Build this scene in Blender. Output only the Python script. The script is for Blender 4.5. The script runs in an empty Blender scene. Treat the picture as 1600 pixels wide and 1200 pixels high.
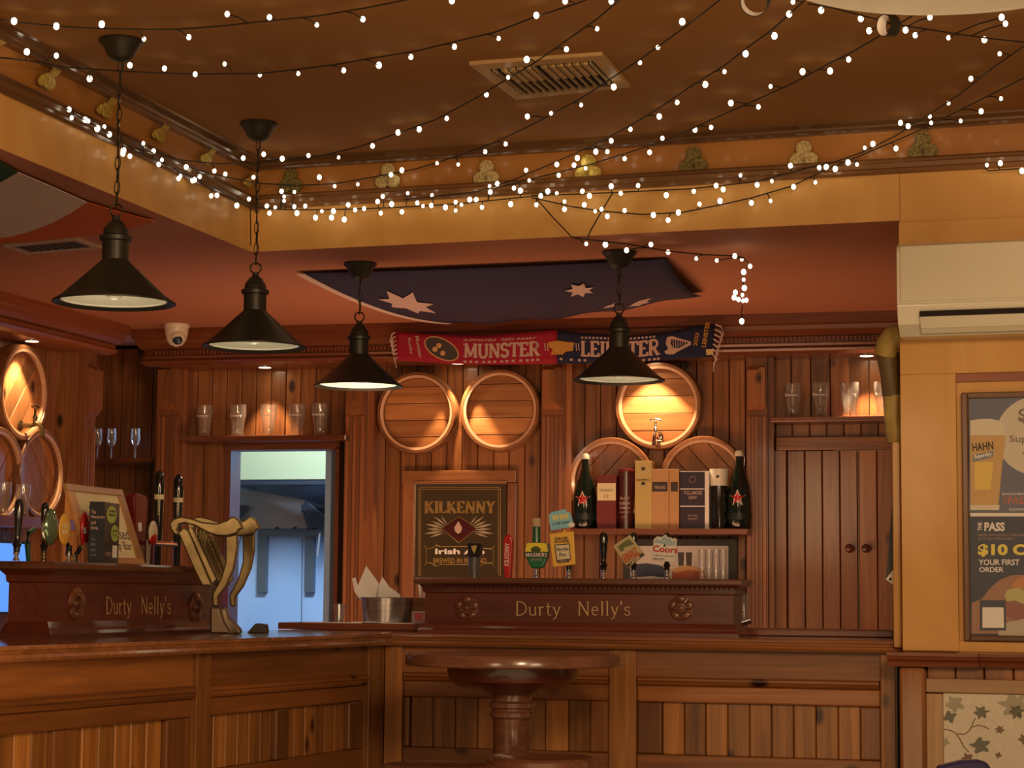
import bpy, math, random
from mathutils import Vector, Matrix, noise
random.seed(7)
S = bpy.context.scene
C = S.collection
R = math.radians
# ---------------------------------------------------------------- camera
FPX = 3300.0; ZC = 1.25
cam_d = bpy.data.cameras.new('camera'); cam = bpy.data.objects.new('camera', cam_d); C.objects.link(cam)
cam_d.sensor_width = 36.0; cam_d.lens = 36.0 * FPX / 1600.0; cam_d.clip_start = 0.05; cam_d.clip_end = 60
CM = Matrix.Rotation(R(90) + math.atan(327 / FPX), 3, 'X') @ Matrix.Rotation(R(0.5), 3, 'Z')
cam.matrix_world = Matrix.Translation((0, 0, ZC)) @ CM.to_4x4()
S.camera = cam
# ---------------------------------------------------------------- world, exposure
W = bpy.data.worlds.new('world'); S.world = W; W.use_nodes = True
W.node_tree.nodes['Background'].inputs[0].default_value = (1.0, 0.52, 0.23, 1)
W.node_tree.nodes['Background'].inputs[1].default_value = 0.12
S.view_settings.view_transform = 'Standard'; S.view_settings.look = 'None'
S.view_settings.gamma = 1; S.view_settings.use_curve_mapping = False
S.view_settings.exposure = 0.0
try:
    S.cycles.max_bounces = 8; S.cycles.sample_clamp_indirect = 4; S.cycles.caustics_reflective = False; S.cycles.caustics_refractive = False
except Exception: pass
# ---------------------------------------------------------------- lights
def area(name, loc, aim, size, power, col, sy=None):
    l = bpy.data.lights.new(name, 'AREA'); l.energy = power; l.color = col; l.size = size
    if sy: l.shape = 'RECTANGLE'; l.size_y = sy
    o = bpy.data.objects.new(name, l); C.objects.link(o); o.location = loc
    o.rotation_euler = (Vector(aim) - Vector(loc)).to_track_quat('-Z', 'Y').to_euler(); return o
def spot(name, loc, aim, power, col, ang=70, blend=.35, r=.02):
    l = bpy.data.lights.new(name, 'SPOT'); l.energy = power; l.color = col; l.spot_size = R(ang); l.spot_blend = blend; l.shadow_soft_size = r
    o = bpy.data.objects.new(name, l); C.objects.link(o); o.location = loc
    o.rotation_euler = (Vector(aim) - Vector(loc)).to_track_quat('-Z', 'Y').to_euler(); return o
WARM = (1.0, .66, .36)
area('room_key_light', (.9, 1.2, 2.6), (.1, 6.8, 1.3), .5, 84, WARM)  # added warm main light from the right, its source unseen
area('room_column_fill', (2.0, 2.2, 2.0), (1.6, 7.2, 2.0), .8, 34, WARM)  # added fill aimed at the beam and right column, no lamp known there
area('room_left_fill', (-1.6, 1.6, 2.0), (-2.0, 7.5, 2.2), .8, 26, WARM)  # added fill that lifts the left beam and flag, source unseen
area('room_floor_bounce', (0, 3.8, .5), (0, 4.2, 2.8), 3.0, 34, (1.0, .64, .32))
area('bar_bounce_fill', (-.2, 8.35, .75), (.2, 9.2, 2.5), 2.6, 27, (1.0, .52, .27), .5)  # added upward fill behind the bar, for light bounced off the counter
# ---------------------------------------------------------------- projection helpers
def ray(px, py): return (CM @ Vector(((px - 800) / FPX, -(py - 600) / FPX, -1))).normalized()
O3 = Vector((0, 0, ZC))
def atz(px, py, z):
    d = ray(px, py); return O3 + d * ((z - ZC) / d.z)
def aty(px, py, y):
    d = ray(px, py); return O3 + d * (y / d.y)
class Frame:
    def __init__(s, a, b):
        a = Vector((a[0], a[1])); b = Vector((b[0], b[1])); s.o = a; s.e = (b - a).normalized()
        n = Vector((-s.e.y, s.e.x))
        if n.dot(a) < 0: n = -n
        s.n = n
        s.M = Matrix(((s.e.x, s.n.x, 0, s.o.x), (s.e.y, s.n.y, 0, s.o.y), (0, 0, 1, 0), (0, 0, 0, 1)))
    def uz(s, px, py, v=0):
        d = ray(px, py); dn = d.x * s.n.x + d.y * s.n.y; t = (v + s.o.dot(s.n)) / dn
        p = O3 + d * t; return ((Vector((p.x, p.y)) - s.o).dot(s.e), p.z)
    def u(s, px, py, v=0): return s.uz(px, py, v)[0]
    def z(s, px, py, v=0): return s.uz(px, py, v)[1]
    def w(s, u, v, z): return s.M @ Vector((u, v, z))
    def l(s, p):
        q = Vector((p[0], p[1])) - s.o; return (q.dot(s.e), q.dot(s.n), p[2])
ZL = 2.5
ZB = 1.104
BW = Frame(atz(212, 514, ZL), atz(1400, 485, ZL))      # back wall, v=0 front of the cornice
LW = Frame(atz(0, 454, ZL), atz(204, 509.5, ZL))        # left wall
BE = Frame(atz(393, 394, ZL), atz(1407, 344.5, ZL))     # beam and right column
BL = Frame(atz(393, 394, ZL), atz(0, 232, ZL))          # left beam, u runs towards the camera
RB = Frame(atz(612, 990, ZB), atz(1412, 1001.5, ZB))    # right run of the bar
LB = Frame(atz(0, 1010, ZB), atz(612, 990, ZB))         # left run of the bar
TL = Frame(atz(75, 998.5, ZB), atz(345, 988, ZB))       # left font box
# ---------------------------------------------------------------- materials
def mat(name, col, rough=.5, metal=0, emit=None, es=0, coat=0, spec=.5, alpha=None, trans=0, ior=1.45):
    m = bpy.data.materials.new(name); m.use_nodes = True; b = m.node_tree.nodes['Principled BSDF']
    b.inputs['Base Color'].default_value = (*col, 1); b.inputs['Roughness'].default_value = rough; b.inputs['Metallic'].default_value = metal
    b.inputs['Specular IOR Level'].default_value = spec; b.inputs['Coat Weight'].default_value = coat; b.inputs['Coat Roughness'].default_value = .12
    b.inputs['Transmission Weight'].default_value = trans; b.inputs['IOR'].default_value = ior
    if emit: b.inputs['Emission Color'].default_value = (*emit, 1); b.inputs['Emission Strength'].default_value = es
    return m
def noisy(name, c1, c2, scale=(3, 3, 3), rough=.6, bump=.0, detail=6, lo=.35, hi=.65, dist=.6, coat=0, metal=0, spec=.5):
    m = mat(name, c1, rough, metal, coat=coat, spec=spec); nt = m.node_tree; N = nt.nodes; L = nt.links; b = N['Principled BSDF']
    tc = N.new('ShaderNodeTexCoord'); mp = N.new('ShaderNodeMapping'); mp.inputs['Scale'].default_value = scale
    nz = N.new('ShaderNodeTexNoise'); nz.inputs['Scale'].default_value = 1; nz.inputs['Detail'].default_value = detail; nz.inputs['Distortion'].default_value = dist
    cr = N.new('ShaderNodeValToRGB'); cr.color_ramp.elements[0].position = lo; cr.color_ramp.elements[1].position = hi
    cr.color_ramp.elements[0].color = (*c1, 1); cr.color_ramp.elements[1].color = (*c2, 1)
    L.new(tc.outputs['Object'], mp.inputs[0]); L.new(mp.outputs[0], nz.inputs['Vector']); L.new(nz.outputs['Fac'], cr.inputs[0]); L.new(cr.outputs[0], b.inputs['Base Color'])
    if bump:
        bp = N.new('ShaderNodeBump'); bp.inputs['Strength'].default_value = bump; bp.inputs['Distance'].default_value = .01
        L.new(nz.outputs['Fac'], bp.inputs['Height']); L.new(bp.outputs[0], b.inputs['Normal'])
    return m
def wood(name, c1, c2, axis='z', rough=.38, knots=True, coat=.25, fine=26, along=1.1, kn=(.03, .008, .004)):
    m = mat(name, c1, rough, coat=coat); nt = m.node_tree; N = nt.nodes; L = nt.links; b = N['Principled BSDF']
    tc = N.new('ShaderNodeTexCoord'); oi = N.new('ShaderNodeObjectInfo')
    vm = N.new('ShaderNodeVectorMath'); vm.operation = 'SCALE'; vm.inputs[0].default_value = (17, 31, 23); L.new(oi.outputs['Random'], vm.inputs['Scale'])
    va = N.new('ShaderNodeVectorMath'); va.operation = 'ADD'; L.new(tc.outputs['Object'], va.inputs[0]); L.new(vm.outputs[0], va.inputs[1])
    def mapping(a, c):
        mp = N.new('ShaderNodeMapping'); sc = [c, c, c]; sc['xyz'.index(axis)] = a; mp.inputs['Scale'].default_value = sc; L.new(va.outputs[0], mp.inputs[0]); return mp
    n1 = N.new('ShaderNodeTexNoise'); n1.inputs['Scale'].default_value = 1; n1.inputs['Detail'].default_value = 5; n1.inputs['Distortion'].default_value = 1.6
    L.new(mapping(along, fine).outputs[0], n1.inputs['Vector'])
    n2 = N.new('ShaderNodeTexNoise'); n2.inputs['Scale'].default_value = 1; n2.inputs['Detail'].default_value = 3
    L.new(mapping(.6, 5).outputs[0], n2.inputs['Vector'])
    mx = N.new('ShaderNodeMath'); mx.operation = 'MULTIPLY_ADD'; mx.inputs[1].default_value = .55; L.new(n1.outputs['Fac'], mx.inputs[0])
    m2 = N.new('ShaderNodeMath'); m2.operation = 'MULTIPLY'; m2.inputs[1].default_value = .45; L.new(n2.outputs['Fac'], m2.inputs[0]); L.new(m2.outputs[0], mx.inputs[2])
    cr = N.new('ShaderNodeValToRGB'); e = cr.color_ramp.elements; e[0].position = .36; e[1].position = .64; e[0].color = (*c1, 1); e[1].color = (*c2, 1)
    L.new(mx.outputs[0], cr.inputs[0])
    hs = N.new('ShaderNodeHueSaturation'); mr = N.new('ShaderNodeMapRange'); mr.inputs['To Min'].default_value = .66; mr.inputs['To Max'].default_value = 1.25
    L.new(oi.outputs['Random'], mr.inputs[0]); L.new(mr.outputs[0], hs.inputs['Value']); L.new(cr.outputs[0], hs.inputs['Color'])
    out = hs.outputs[0]
    if knots:
        vo = N.new('ShaderNodeTexVoronoi'); vo.inputs['Scale'].default_value = 1; vo.inputs['Randomness'].default_value = 1
        L.new(mapping(3.6, 6.5).outputs[0], vo.inputs['Vector'])
        kr = N.new('ShaderNodeValToRGB'); k = kr.color_ramp.elements; k[0].position = .07; k[1].position = .15; k[0].color = (1, 1, 1, 1); k[1].color = (0, 0, 0, 1)
        L.new(vo.outputs['Distance'], kr.inputs[0])
        mm = N.new('ShaderNodeMix'); mm.data_type = 'RGBA'; L.new(kr.outputs[0], mm.inputs['Factor']); L.new(out, mm.inputs['A']); mm.inputs['B'].default_value = (*kn, 1)
        out = mm.outputs['Result']
    L.new(out, b.inputs['Base Color'])
    bp = N.new('ShaderNodeBump'); bp.inputs['Strength'].default_value = .12; bp.inputs['Distance'].default_value = .004
    L.new(n1.outputs['Fac'], bp.inputs['Height']); L.new(bp.outputs[0], b.inputs['Normal'])
    return m
P1, P2 = (.15, .050, .016), (.36, .142, .048)
M = {}
M['plank'] = wood('stained_pine_vertical', P1, P2, 'z')
M['plank_h'] = wood('stained_pine_horizontal', P1, P2, 'x')
M['barrel'] = wood('barrel_pine', (.30, .11, .038), (.55, .24, .085), 'x')
M['post'] = wood('stained_pine_post', (.19, .062, .024), (.34, .125, .045), 'z', knots=False)
M['crown'] = wood('dark_ceiling_moulding', (.085, .038, .014), (.17, .08, .03), 'x', knots=False, rough=.25)
M['trim'] = wood('stained_trim', (.17, .045, .018), (.28, .085, .033), 'x', knots=False, rough=.3)
M['rim'] = wood('barrel_rim', (.17, .065, .026), (.29, .12, .05), 'x', knots=False, rough=.3)
M['shelf'] = wood('shelf_wood', (.13, .036, .017), (.20, .062, .028), 'x', knots=False, rough=.3)
M['bar_v'] = wood('bar_pine_vertical', (.17, .062, .014), (.42, .175, .042), 'z')
M['bar_h'] = wood('bar_pine_horizontal', (.17, .058, .015), (.32, .118, .03), 'x')
M['bar_stile'] = wood('bar_frame_pine', (.13, .047, .013), (.23, .088, .024), 'z', knots=False)
M['bar_top'] = wood('bar_top_varnished', (.16, .06, .022), (.30, .12, .042), 'x', rough=.16, knots=False, coat=.7)
M['mahog'] = wood('mahogany', (.075, .016, .009), (.13, .030, .016), 'x', rough=.33, knots=False, coat=.4)
M['dark'] = mat('dark_void', (.012, .006, .004), .8)
M['table'] = wood('worn_table_wood', (.10, .035, .017), (.19, .08, .045), 'x', rough=.25, knots=False, coat=.5)
M['mustard'] = noisy('mustard_wash', (.50, .245, .05), (.66, .38, .115), (2.6, 2.6, 1.3), .5, coat=.15, lo=.3, hi=.7, dist=1.2)
M['coffer'] = noisy('brown_ceiling_paint', (.27, .125, .036), (.31, .148, .045), (.6, .6, .6), .75, spec=.25)
M['frieze'] = noisy('frieze_paint', (.33, .135, .03), (.42, .18, .04), (3, 3, 3), .35, coat=.3)
M['terra'] = noisy('terracotta_ceiling', (.48, .19, .105), (.52, .205, .115), (.5, .5, .5), .75)
M['black'] = mat('dark_bronze_metal', (.027, .024, .017), .42, .25)
M['chain'] = mat('chain_metal', (.06, .045, .03), .35, .8)
M['cream_in'] = mat('lamp_inside_enamel', (.62, .60, .50), .3)
M['white'] = mat('white_plastic', (.78, .74, .62), .3, coat=.3)
M['ac'] = mat('ac_plastic', (.70, .66, .52), .22, coat=.5)
M['cable'] = mat('dark_cable', (.02, .013, .008), .6)
M['darkgold'] = mat('dark_gilt', (.34, .21, .06), .45, .3)
M['lip_lit'] = mat('lit_barrel_lip', (.62, .36, .22), .3, coat=.5)  # light on the inner rim edge, painted as a pale tone
M['bulb'] = mat('lit_bulb', (1, .9, .7), .3, emit=(1, .86, .62), es=3.4)
def thin_glass(name, frost, lo, hi):
    m = bpy.data.materials.new(name); m.use_nodes = True; nt = m.node_tree; N = nt.nodes; L = nt.links; N.clear()
    out = N.new('ShaderNodeOutputMaterial'); tr = N.new('ShaderNodeBsdfTransparent'); gl = N.new('ShaderNodeBsdfGlossy'); gl.inputs['Roughness'].default_value = .04
    df = N.new('ShaderNodeBsdfDiffuse'); df.inputs[0].default_value = (.9, .88, .85, 1); m1 = N.new('ShaderNodeMixShader'); m1.inputs[0].default_value = frost; L.new(tr.outputs[0], m1.inputs[1]); L.new(df.outputs[0], m1.inputs[2])
    lw = N.new('ShaderNodeLayerWeight'); lw.inputs[0].default_value = .35; mr = N.new('ShaderNodeMapRange'); mr.inputs['To Min'].default_value = lo; mr.inputs['To Max'].default_value = hi
    L.new(lw.outputs['Facing'], mr.inputs[0]); m2 = N.new('ShaderNodeMixShader'); L.new(mr.outputs[0], m2.inputs[0]); L.new(m1.outputs[0], m2.inputs[1]); L.new(gl.outputs[0], m2.inputs[2]); L.new(m2.outputs[0], out.inputs[0]); return m
M['glass'] = thin_glass('clear_glass', .045, .05, .55)
M['pane'] = thin_glass('thin_pane', .0, .03, .3)
M['gold'] = mat('gold_paint', (.62, .42, .12), .4, .6)
M['goldtxt'] = mat('gold_lettering', (.62, .46, .22), .5, .2)
M['gglit'] = noisy('gold_glitter', (.45, .33, .06), (.75, .58, .14), (120, 120, 120), .35, metal=.5, lo=.45, hi=.55)
M['brass'] = noisy('aged_brass', (.11, .078, .034), (.20, .15, .07), (9, 9, 9), .3, metal=.8)
M['chrome'] = mat('chrome', (.85, .85, .85), .1, 1)
M['steel'] = noisy('brushed_steel', (.50, .52, .55), (.70, .72, .75), (1, 60, 1), .3, metal=.8)
M['mirror'] = mat('dim_mirror', (.42, .33, .24), .04, 1)
M['blackgl'] = mat('black_gloss', (.012, .012, .012), .12, coat=.6)
M['paper'] = mat('white_paper', (.88, .84, .82), .7)
M['cream'] = mat('cream_paper', (.80, .68, .42), .7)
M['red'] = mat('red_gloss', (.50, .015, .015), .25, coat=.4)
M['maroon'] = mat('maroon_card', (.17, .015, .015), .4)
M['green'] = mat('bottle_green', (.02, .11, .05), .2, coat=.4)
M['dgreen'] = mat('dark_bottle_glass', (.006, .013, .009), .12, coat=.6)
M['yellow'] = mat('yellow_card', (.85, .52, .08), .4)
M['lblue'] = mat('light_blue_card', (.25, .60, .80), .4)
M['navy'] = mat('navy_knit', (.012, .014, .05), .85)
M['crimson'] = mat('crimson_knit', (.30, .008, .03), .85)
M['bone'] = mat('bone_lettering', (.50, .34, .29), .8)
M['flagblue'] = mat('flag_blue_cloth', (.022, .020, .065), .8)
M['flagwhite'] = mat('flag_white_cloth', (.72, .58, .54), .85)
M['flagstar'] = mat('flag_star_cloth', (.62, .46, .44), .85)
M['flagorange'] = mat('flag_orange_cloth', (.62, .12, .02), .85)
M['flaggreen'] = mat('flag_green_cloth', (.015, .07, .035), .85)
M['tan'] = mat('tan_card', (.55, .30, .13), .5)
M['goldcard'] = mat('gold_card', (.58, .42, .16), .35, .3)
M['purple'] = mat('dark_purple_card', (.028, .014, .035), .35)
M['grey'] = mat('poster_grey', (.15, .17, .24), .5)
M['dgrey'] = mat('poster_dark_grey', (.056, .068, .108), .5)
M['ink'] = mat('dark_ink', (.05, .04, .035), .6)
M['kgreen'] = mat('kitchen_pale_wall', (.40, .43, .25), .6)
M['kblue_lit'] = noisy('blue_lit_steel_wall', (.30, .48, .78), (.48, .66, .90), (1.5, 1.5, .7), .5, metal=.0)  # bluish kitchen light painted into the stainless wall's colour
M['glow'] = mat('downlight_lens', (1, .9, .7), .3, emit=(1, .8, .5), es=30)
# ---------------------------------------------------------------- mesh building
class MB:
    def __init__(s): s.v = []; s.f = []
    def add(s, vs, fs):
        n = len(s.v); s.v += [tuple(p) for p in vs]; s.f += [tuple(i + n for i in f) for f in fs]; return s
    def box(s, u0, u1, v0, v1, z0, z1):
        if u0 > u1: u0, u1 = u1, u0
        if v0 > v1: v0, v1 = v1, v0
        if z0 > z1: z0, z1 = z1, z0
        return s.add([(u0, v0, z0), (u1, v0, z0), (u1, v1, z0), (u0, v1, z0), (u0, v0, z1), (u1, v0, z1), (u1, v1, z1), (u0, v1, z1)],
                     [(0, 3, 2, 1), (4, 5, 6, 7), (0, 1, 5, 4), (1, 2, 6, 5), (2, 3, 7, 6), (3, 0, 4, 7)])
    def prism(s, poly, a, b, ax='u'):
        """poly in the two other axes, extruded along ax"""
        def p3(q, t): return (t, q[0], q[1]) if ax == 'u' else (q[0], t, q[1]) if ax == 'v' else (q[0], q[1], t)
        n = len(poly); vs = [p3(q, a) for q in poly] + [p3(q, b) for q in poly]
        fs = [tuple(range(n - 1, -1, -1)), tuple(range(n, 2 * n))] + [(i, (i + 1) % n, (i + 1) % n + n, i + n) for i in range(n)]
        return s.add(vs, fs)
    def lathe(s, prof, c=(0, 0, 0), seg=24, axis='z', cap=True):
        vs = []; fs = []; n = len(prof)
        for r, h in prof:
            for k in range(seg):
                a = 2 * math.pi * k / seg; x, y = r * math.cos(a), r * math.sin(a)
                vs.append((c[0] + x, c[1] + y, c[2] + h) if axis == 'z' else (c[0] + x, c[1] + h, c[2] + y) if axis == 'v' else (c[0] + h, c[1] + x, c[2] + y))
        for i in range(n - 1):
            for k in range(seg):
                k2 = (k + 1) % seg; fs.append((i * seg + k, i * seg + k2, (i + 1) * seg + k2, (i + 1) * seg + k))
        if cap:
            fs.append(tuple(range(seg - 1, -1, -1))); fs.append(tuple((n - 1) * seg + k for k in range(seg)))
        return s.add(vs, fs)
    def tube(s, pts, r, seg=8, closed=False):
        pts = [Vector(p) for p in pts]; n = len(pts); vs = []; fs = []
        rr = r if isinstance(r, (list, tuple)) else [r] * n
        for i, p in enumerate(pts):
            a = pts[(i - 1) % n] if (closed or i) else p; b = pts[(i + 1) % n] if (closed or i < n - 1) else p
            t = (b - a).normalized() if (b - a).length > 1e-9 else Vector((0, 0, 1))
            x = t.cross(Vector((0, 0, 1)))
            if x.length < .05: x = t.cross(Vector((0, 1, 0)))
            x.normalize(); y = t.cross(x)
            for k in range(seg):
                q = 2 * math.pi * k / seg; vs.append(p + (x * math.cos(q) + y * math.sin(q)) * rr[i])
        for i in range(n if closed else n - 1):
            j = (i + 1) % n
            for k in range(seg):
                k2 = (k + 1) % seg; fs.append((i * seg + k, i * seg + k2, j * seg + k2, j * seg + k))
        if not closed: fs.append(tuple(range(seg - 1, -1, -1))); fs.append(tuple((n - 1) * seg + k for k in range(seg)))
        return s.add(vs, fs)
    def grid(s, fn, nu, nv, thick=0):
        vs = [fn(i / nu, j / nv) for j in range(nv + 1) for i in range(nu + 1)]
        fs = [(j * (nu + 1) + i, j * (nu + 1) + i + 1, (j + 1) * (nu + 1) + i + 1, (j + 1) * (nu + 1) + i) for j in range(nv) for i in range(nu)]
        return s.add(vs, fs)
    def sphere(s, c, r, seg=16, rings=10, sc=(1, 1, 1)):
        prof = []
        n0 = len(s.v)
        for i in range(rings + 1):
            a = -math.pi / 2 + math.pi * i / rings; prof.append((max(1e-5, math.cos(a)) * r, math.sin(a) * r))
        s.lathe(prof, (0, 0, 0), seg)
        for i in range(n0, len(s.v)):
            p = s.v[i]; s.v[i] = (c[0] + p[0] * sc[0], c[1] + p[1] * sc[1], c[2] + p[2] * sc[2])
        return s
    def mesh(s, name, off=(0, 0, 0)):
        me = bpy.data.meshes.new(name); me.from_pydata([(a - off[0], b - off[1], c - off[2]) for a, b, c in s.v], [], s.f); me.validate(); return me
def tidy(me, smooth):
    import bmesh
    bm = bmesh.new(); bm.from_mesh(me); bmesh.ops.remove_doubles(bm, verts=bm.verts, dist=1e-6); bmesh.ops.recalc_face_normals(bm, faces=bm.faces)
    for f in bm.faces: f.smooth = smooth
    if smooth:
        for e in bm.edges:
            if len(e.link_faces) == 2 and e.calc_face_angle(0) > R(38): e.smooth = False
    bm.to_mesh(me); bm.free()
class Node:
    def __init__(s, o, F, base): s.o = o; s.F = F; s.b = base
    def part(s, name, mb, m, smooth=False, bev=0, kind=None, label=None, solid=0, doubles=True):
        me = mb.mesh(name, s.b); me.materials.append(M[m] if isinstance(m, str) else m)
        if doubles: tidy(me, smooth)
        o = bpy.data.objects.new(name, me); C.objects.link(o); o.parent = s.o
        if bev:
            b = o.modifiers.new('bevel', 'BEVEL'); b.width = bev; b.segments = 2; b.limit_method = 'ANGLE'
        if solid:
            q = o.modifiers.new('solid', 'SOLIDIFY'); q.thickness = solid; q.offset = 0
        if kind: o['kind'] = kind
        if label: o['label'] = label
        return Node(o, s.F, s.b)
ID = Frame((0, 5), (1, 5)); ID.o = Vector((0, 0)); ID.M = Matrix.Identity(4)
def fin(o, label, cat, group): o['label'] = label; o['category'] = cat; (group and o.__setitem__('group', group))
def thing(name, label, cat, F, base, group=None):
    o = bpy.data.objects.new(name, None); C.objects.link(o); o.empty_display_size = .05
    o.matrix_world = F.M @ Matrix.Translation(base); fin(o, label, cat, group); return Node(o, F, base)
def one(name, mb, m, label, cat, F, base, group=None, smooth=False, bev=0, solid=0):
    me = mb.mesh(name, base); me.materials.append(M[m] if isinstance(m, str) else m); tidy(me, smooth)
    o = bpy.data.objects.new(name, me); C.objects.link(o); o.matrix_world = F.M @ Matrix.Translation(base); fin(o, label, cat, group)
    if bev:
        b = o.modifiers.new('bevel', 'BEVEL'); b.width = bev; b.segments = 2; b.limit_method = 'ANGLE'
    if solid:
        q = o.modifiers.new('solid', 'SOLIDIFY'); q.thickness = solid; q.offset = 0
    return Node(o, F, base)
def struct(name, mb, m, F, bev=0, smooth=False):
    me = mb.mesh(name); me.materials.append(M[m] if isinstance(m, str) else m); tidy(me, smooth)
    o = bpy.data.objects.new(name, me); C.objects.link(o); o.matrix_world = F.M.copy(); o['kind'] = 'structure'
    if bev:
        b = o.modifiers.new('bevel', 'BEVEL'); b.width = bev; b.segments = 2; b.limit_method = 'ANGLE'
    return Node(o, F, (0, 0, 0))
def dup(node, base, label, group=None):
    o = node.o.copy(); C.objects.link(o); o.matrix_world = node.F.M @ Matrix.Translation(base); o['label'] = label
    def rec(a, b):
        for ch in a.children:
            c = ch.copy(); C.objects.link(c); c.parent = b; rec(ch, c)
    rec(node.o, o); return Node(o, node.F, base)
def board_mesh(w, t, h, ch=.003):
    """plank centred at origin, width w (x), thickness t (y, front at 0), height h (z), chamfered front edges"""
    mb = MB(); x = w / 2; ch = min(ch, w * .2)
    mb.prism([(-x + ch, 0), (x - ch, 0), (x, ch), (x, t), (-x, t), (-x, ch)], -h / 2, h / 2, 'z')
    return mb
def planks(node, u0, u1, z0, z1, v, w, m, name='plank', t=.018, gap=.0035, vert=True):
    span = (u1 - u0) if vert else (z1 - z0); n = max(1, round(abs(span) / w)); ww = span / n
    h = (z1 - z0) if vert else (u1 - u0)
    mb = board_mesh(abs(ww) - gap, t, abs(h))
    if not vert: mb.v = [(z, y, x) for x, y, z in mb.v]
    me = mb.mesh(name); me.materials.append(M[m]); tidy(me, False)
    for i in range(n):
        o = bpy.data.objects.new(name, me); C.objects.link(o); o.parent = node.o
        c = ((u0 + (i + .5) * ww, v + random.uniform(0, .0012), (z0 + z1) / 2) if vert else ((u0 + u1) / 2, v, z0 + (i + .5) * ww))
        o.location = (c[0] - node.b[0], c[1] - node.b[1], c[2] - node.b[2])
# ---------------------------------------------------------------- lettering
_tc = {}
def sans(txt, bold=0.0):
    k = (txt, bold)
    if k in _tc: return _tc[k]
    cu = bpy.data.curves.new('lettering', 'FONT'); cu.body = txt; cu.resolution_u = 3; cu.offset = bold; cu.fill_mode = 'BOTH'; cu.extrude = 0
    to = bpy.data.objects.new('lettering', cu); C.objects.link(to); bpy.context.view_layer.update()
    me = bpy.data.meshes.new_from_object(to.evaluated_get(bpy.context.evaluated_depsgraph_get()))
    r = ([(v.co.x, v.co.y) for v in me.vertices], [tuple(p.vertices) for p in me.polygons])
    bpy.data.objects.remove(to); bpy.data.meshes.remove(me); bpy.data.curves.remove(cu); _tc[k] = r; return r
def arc(cx, cy, rx, ry, a0, a1, n=10): return [(cx + rx * math.cos(R(a0 + (a1 - a0) * i / n)), cy + ry * math.sin(R(a0 + (a1 - a0) * i / n))) for i in range(n + 1)]
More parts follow.
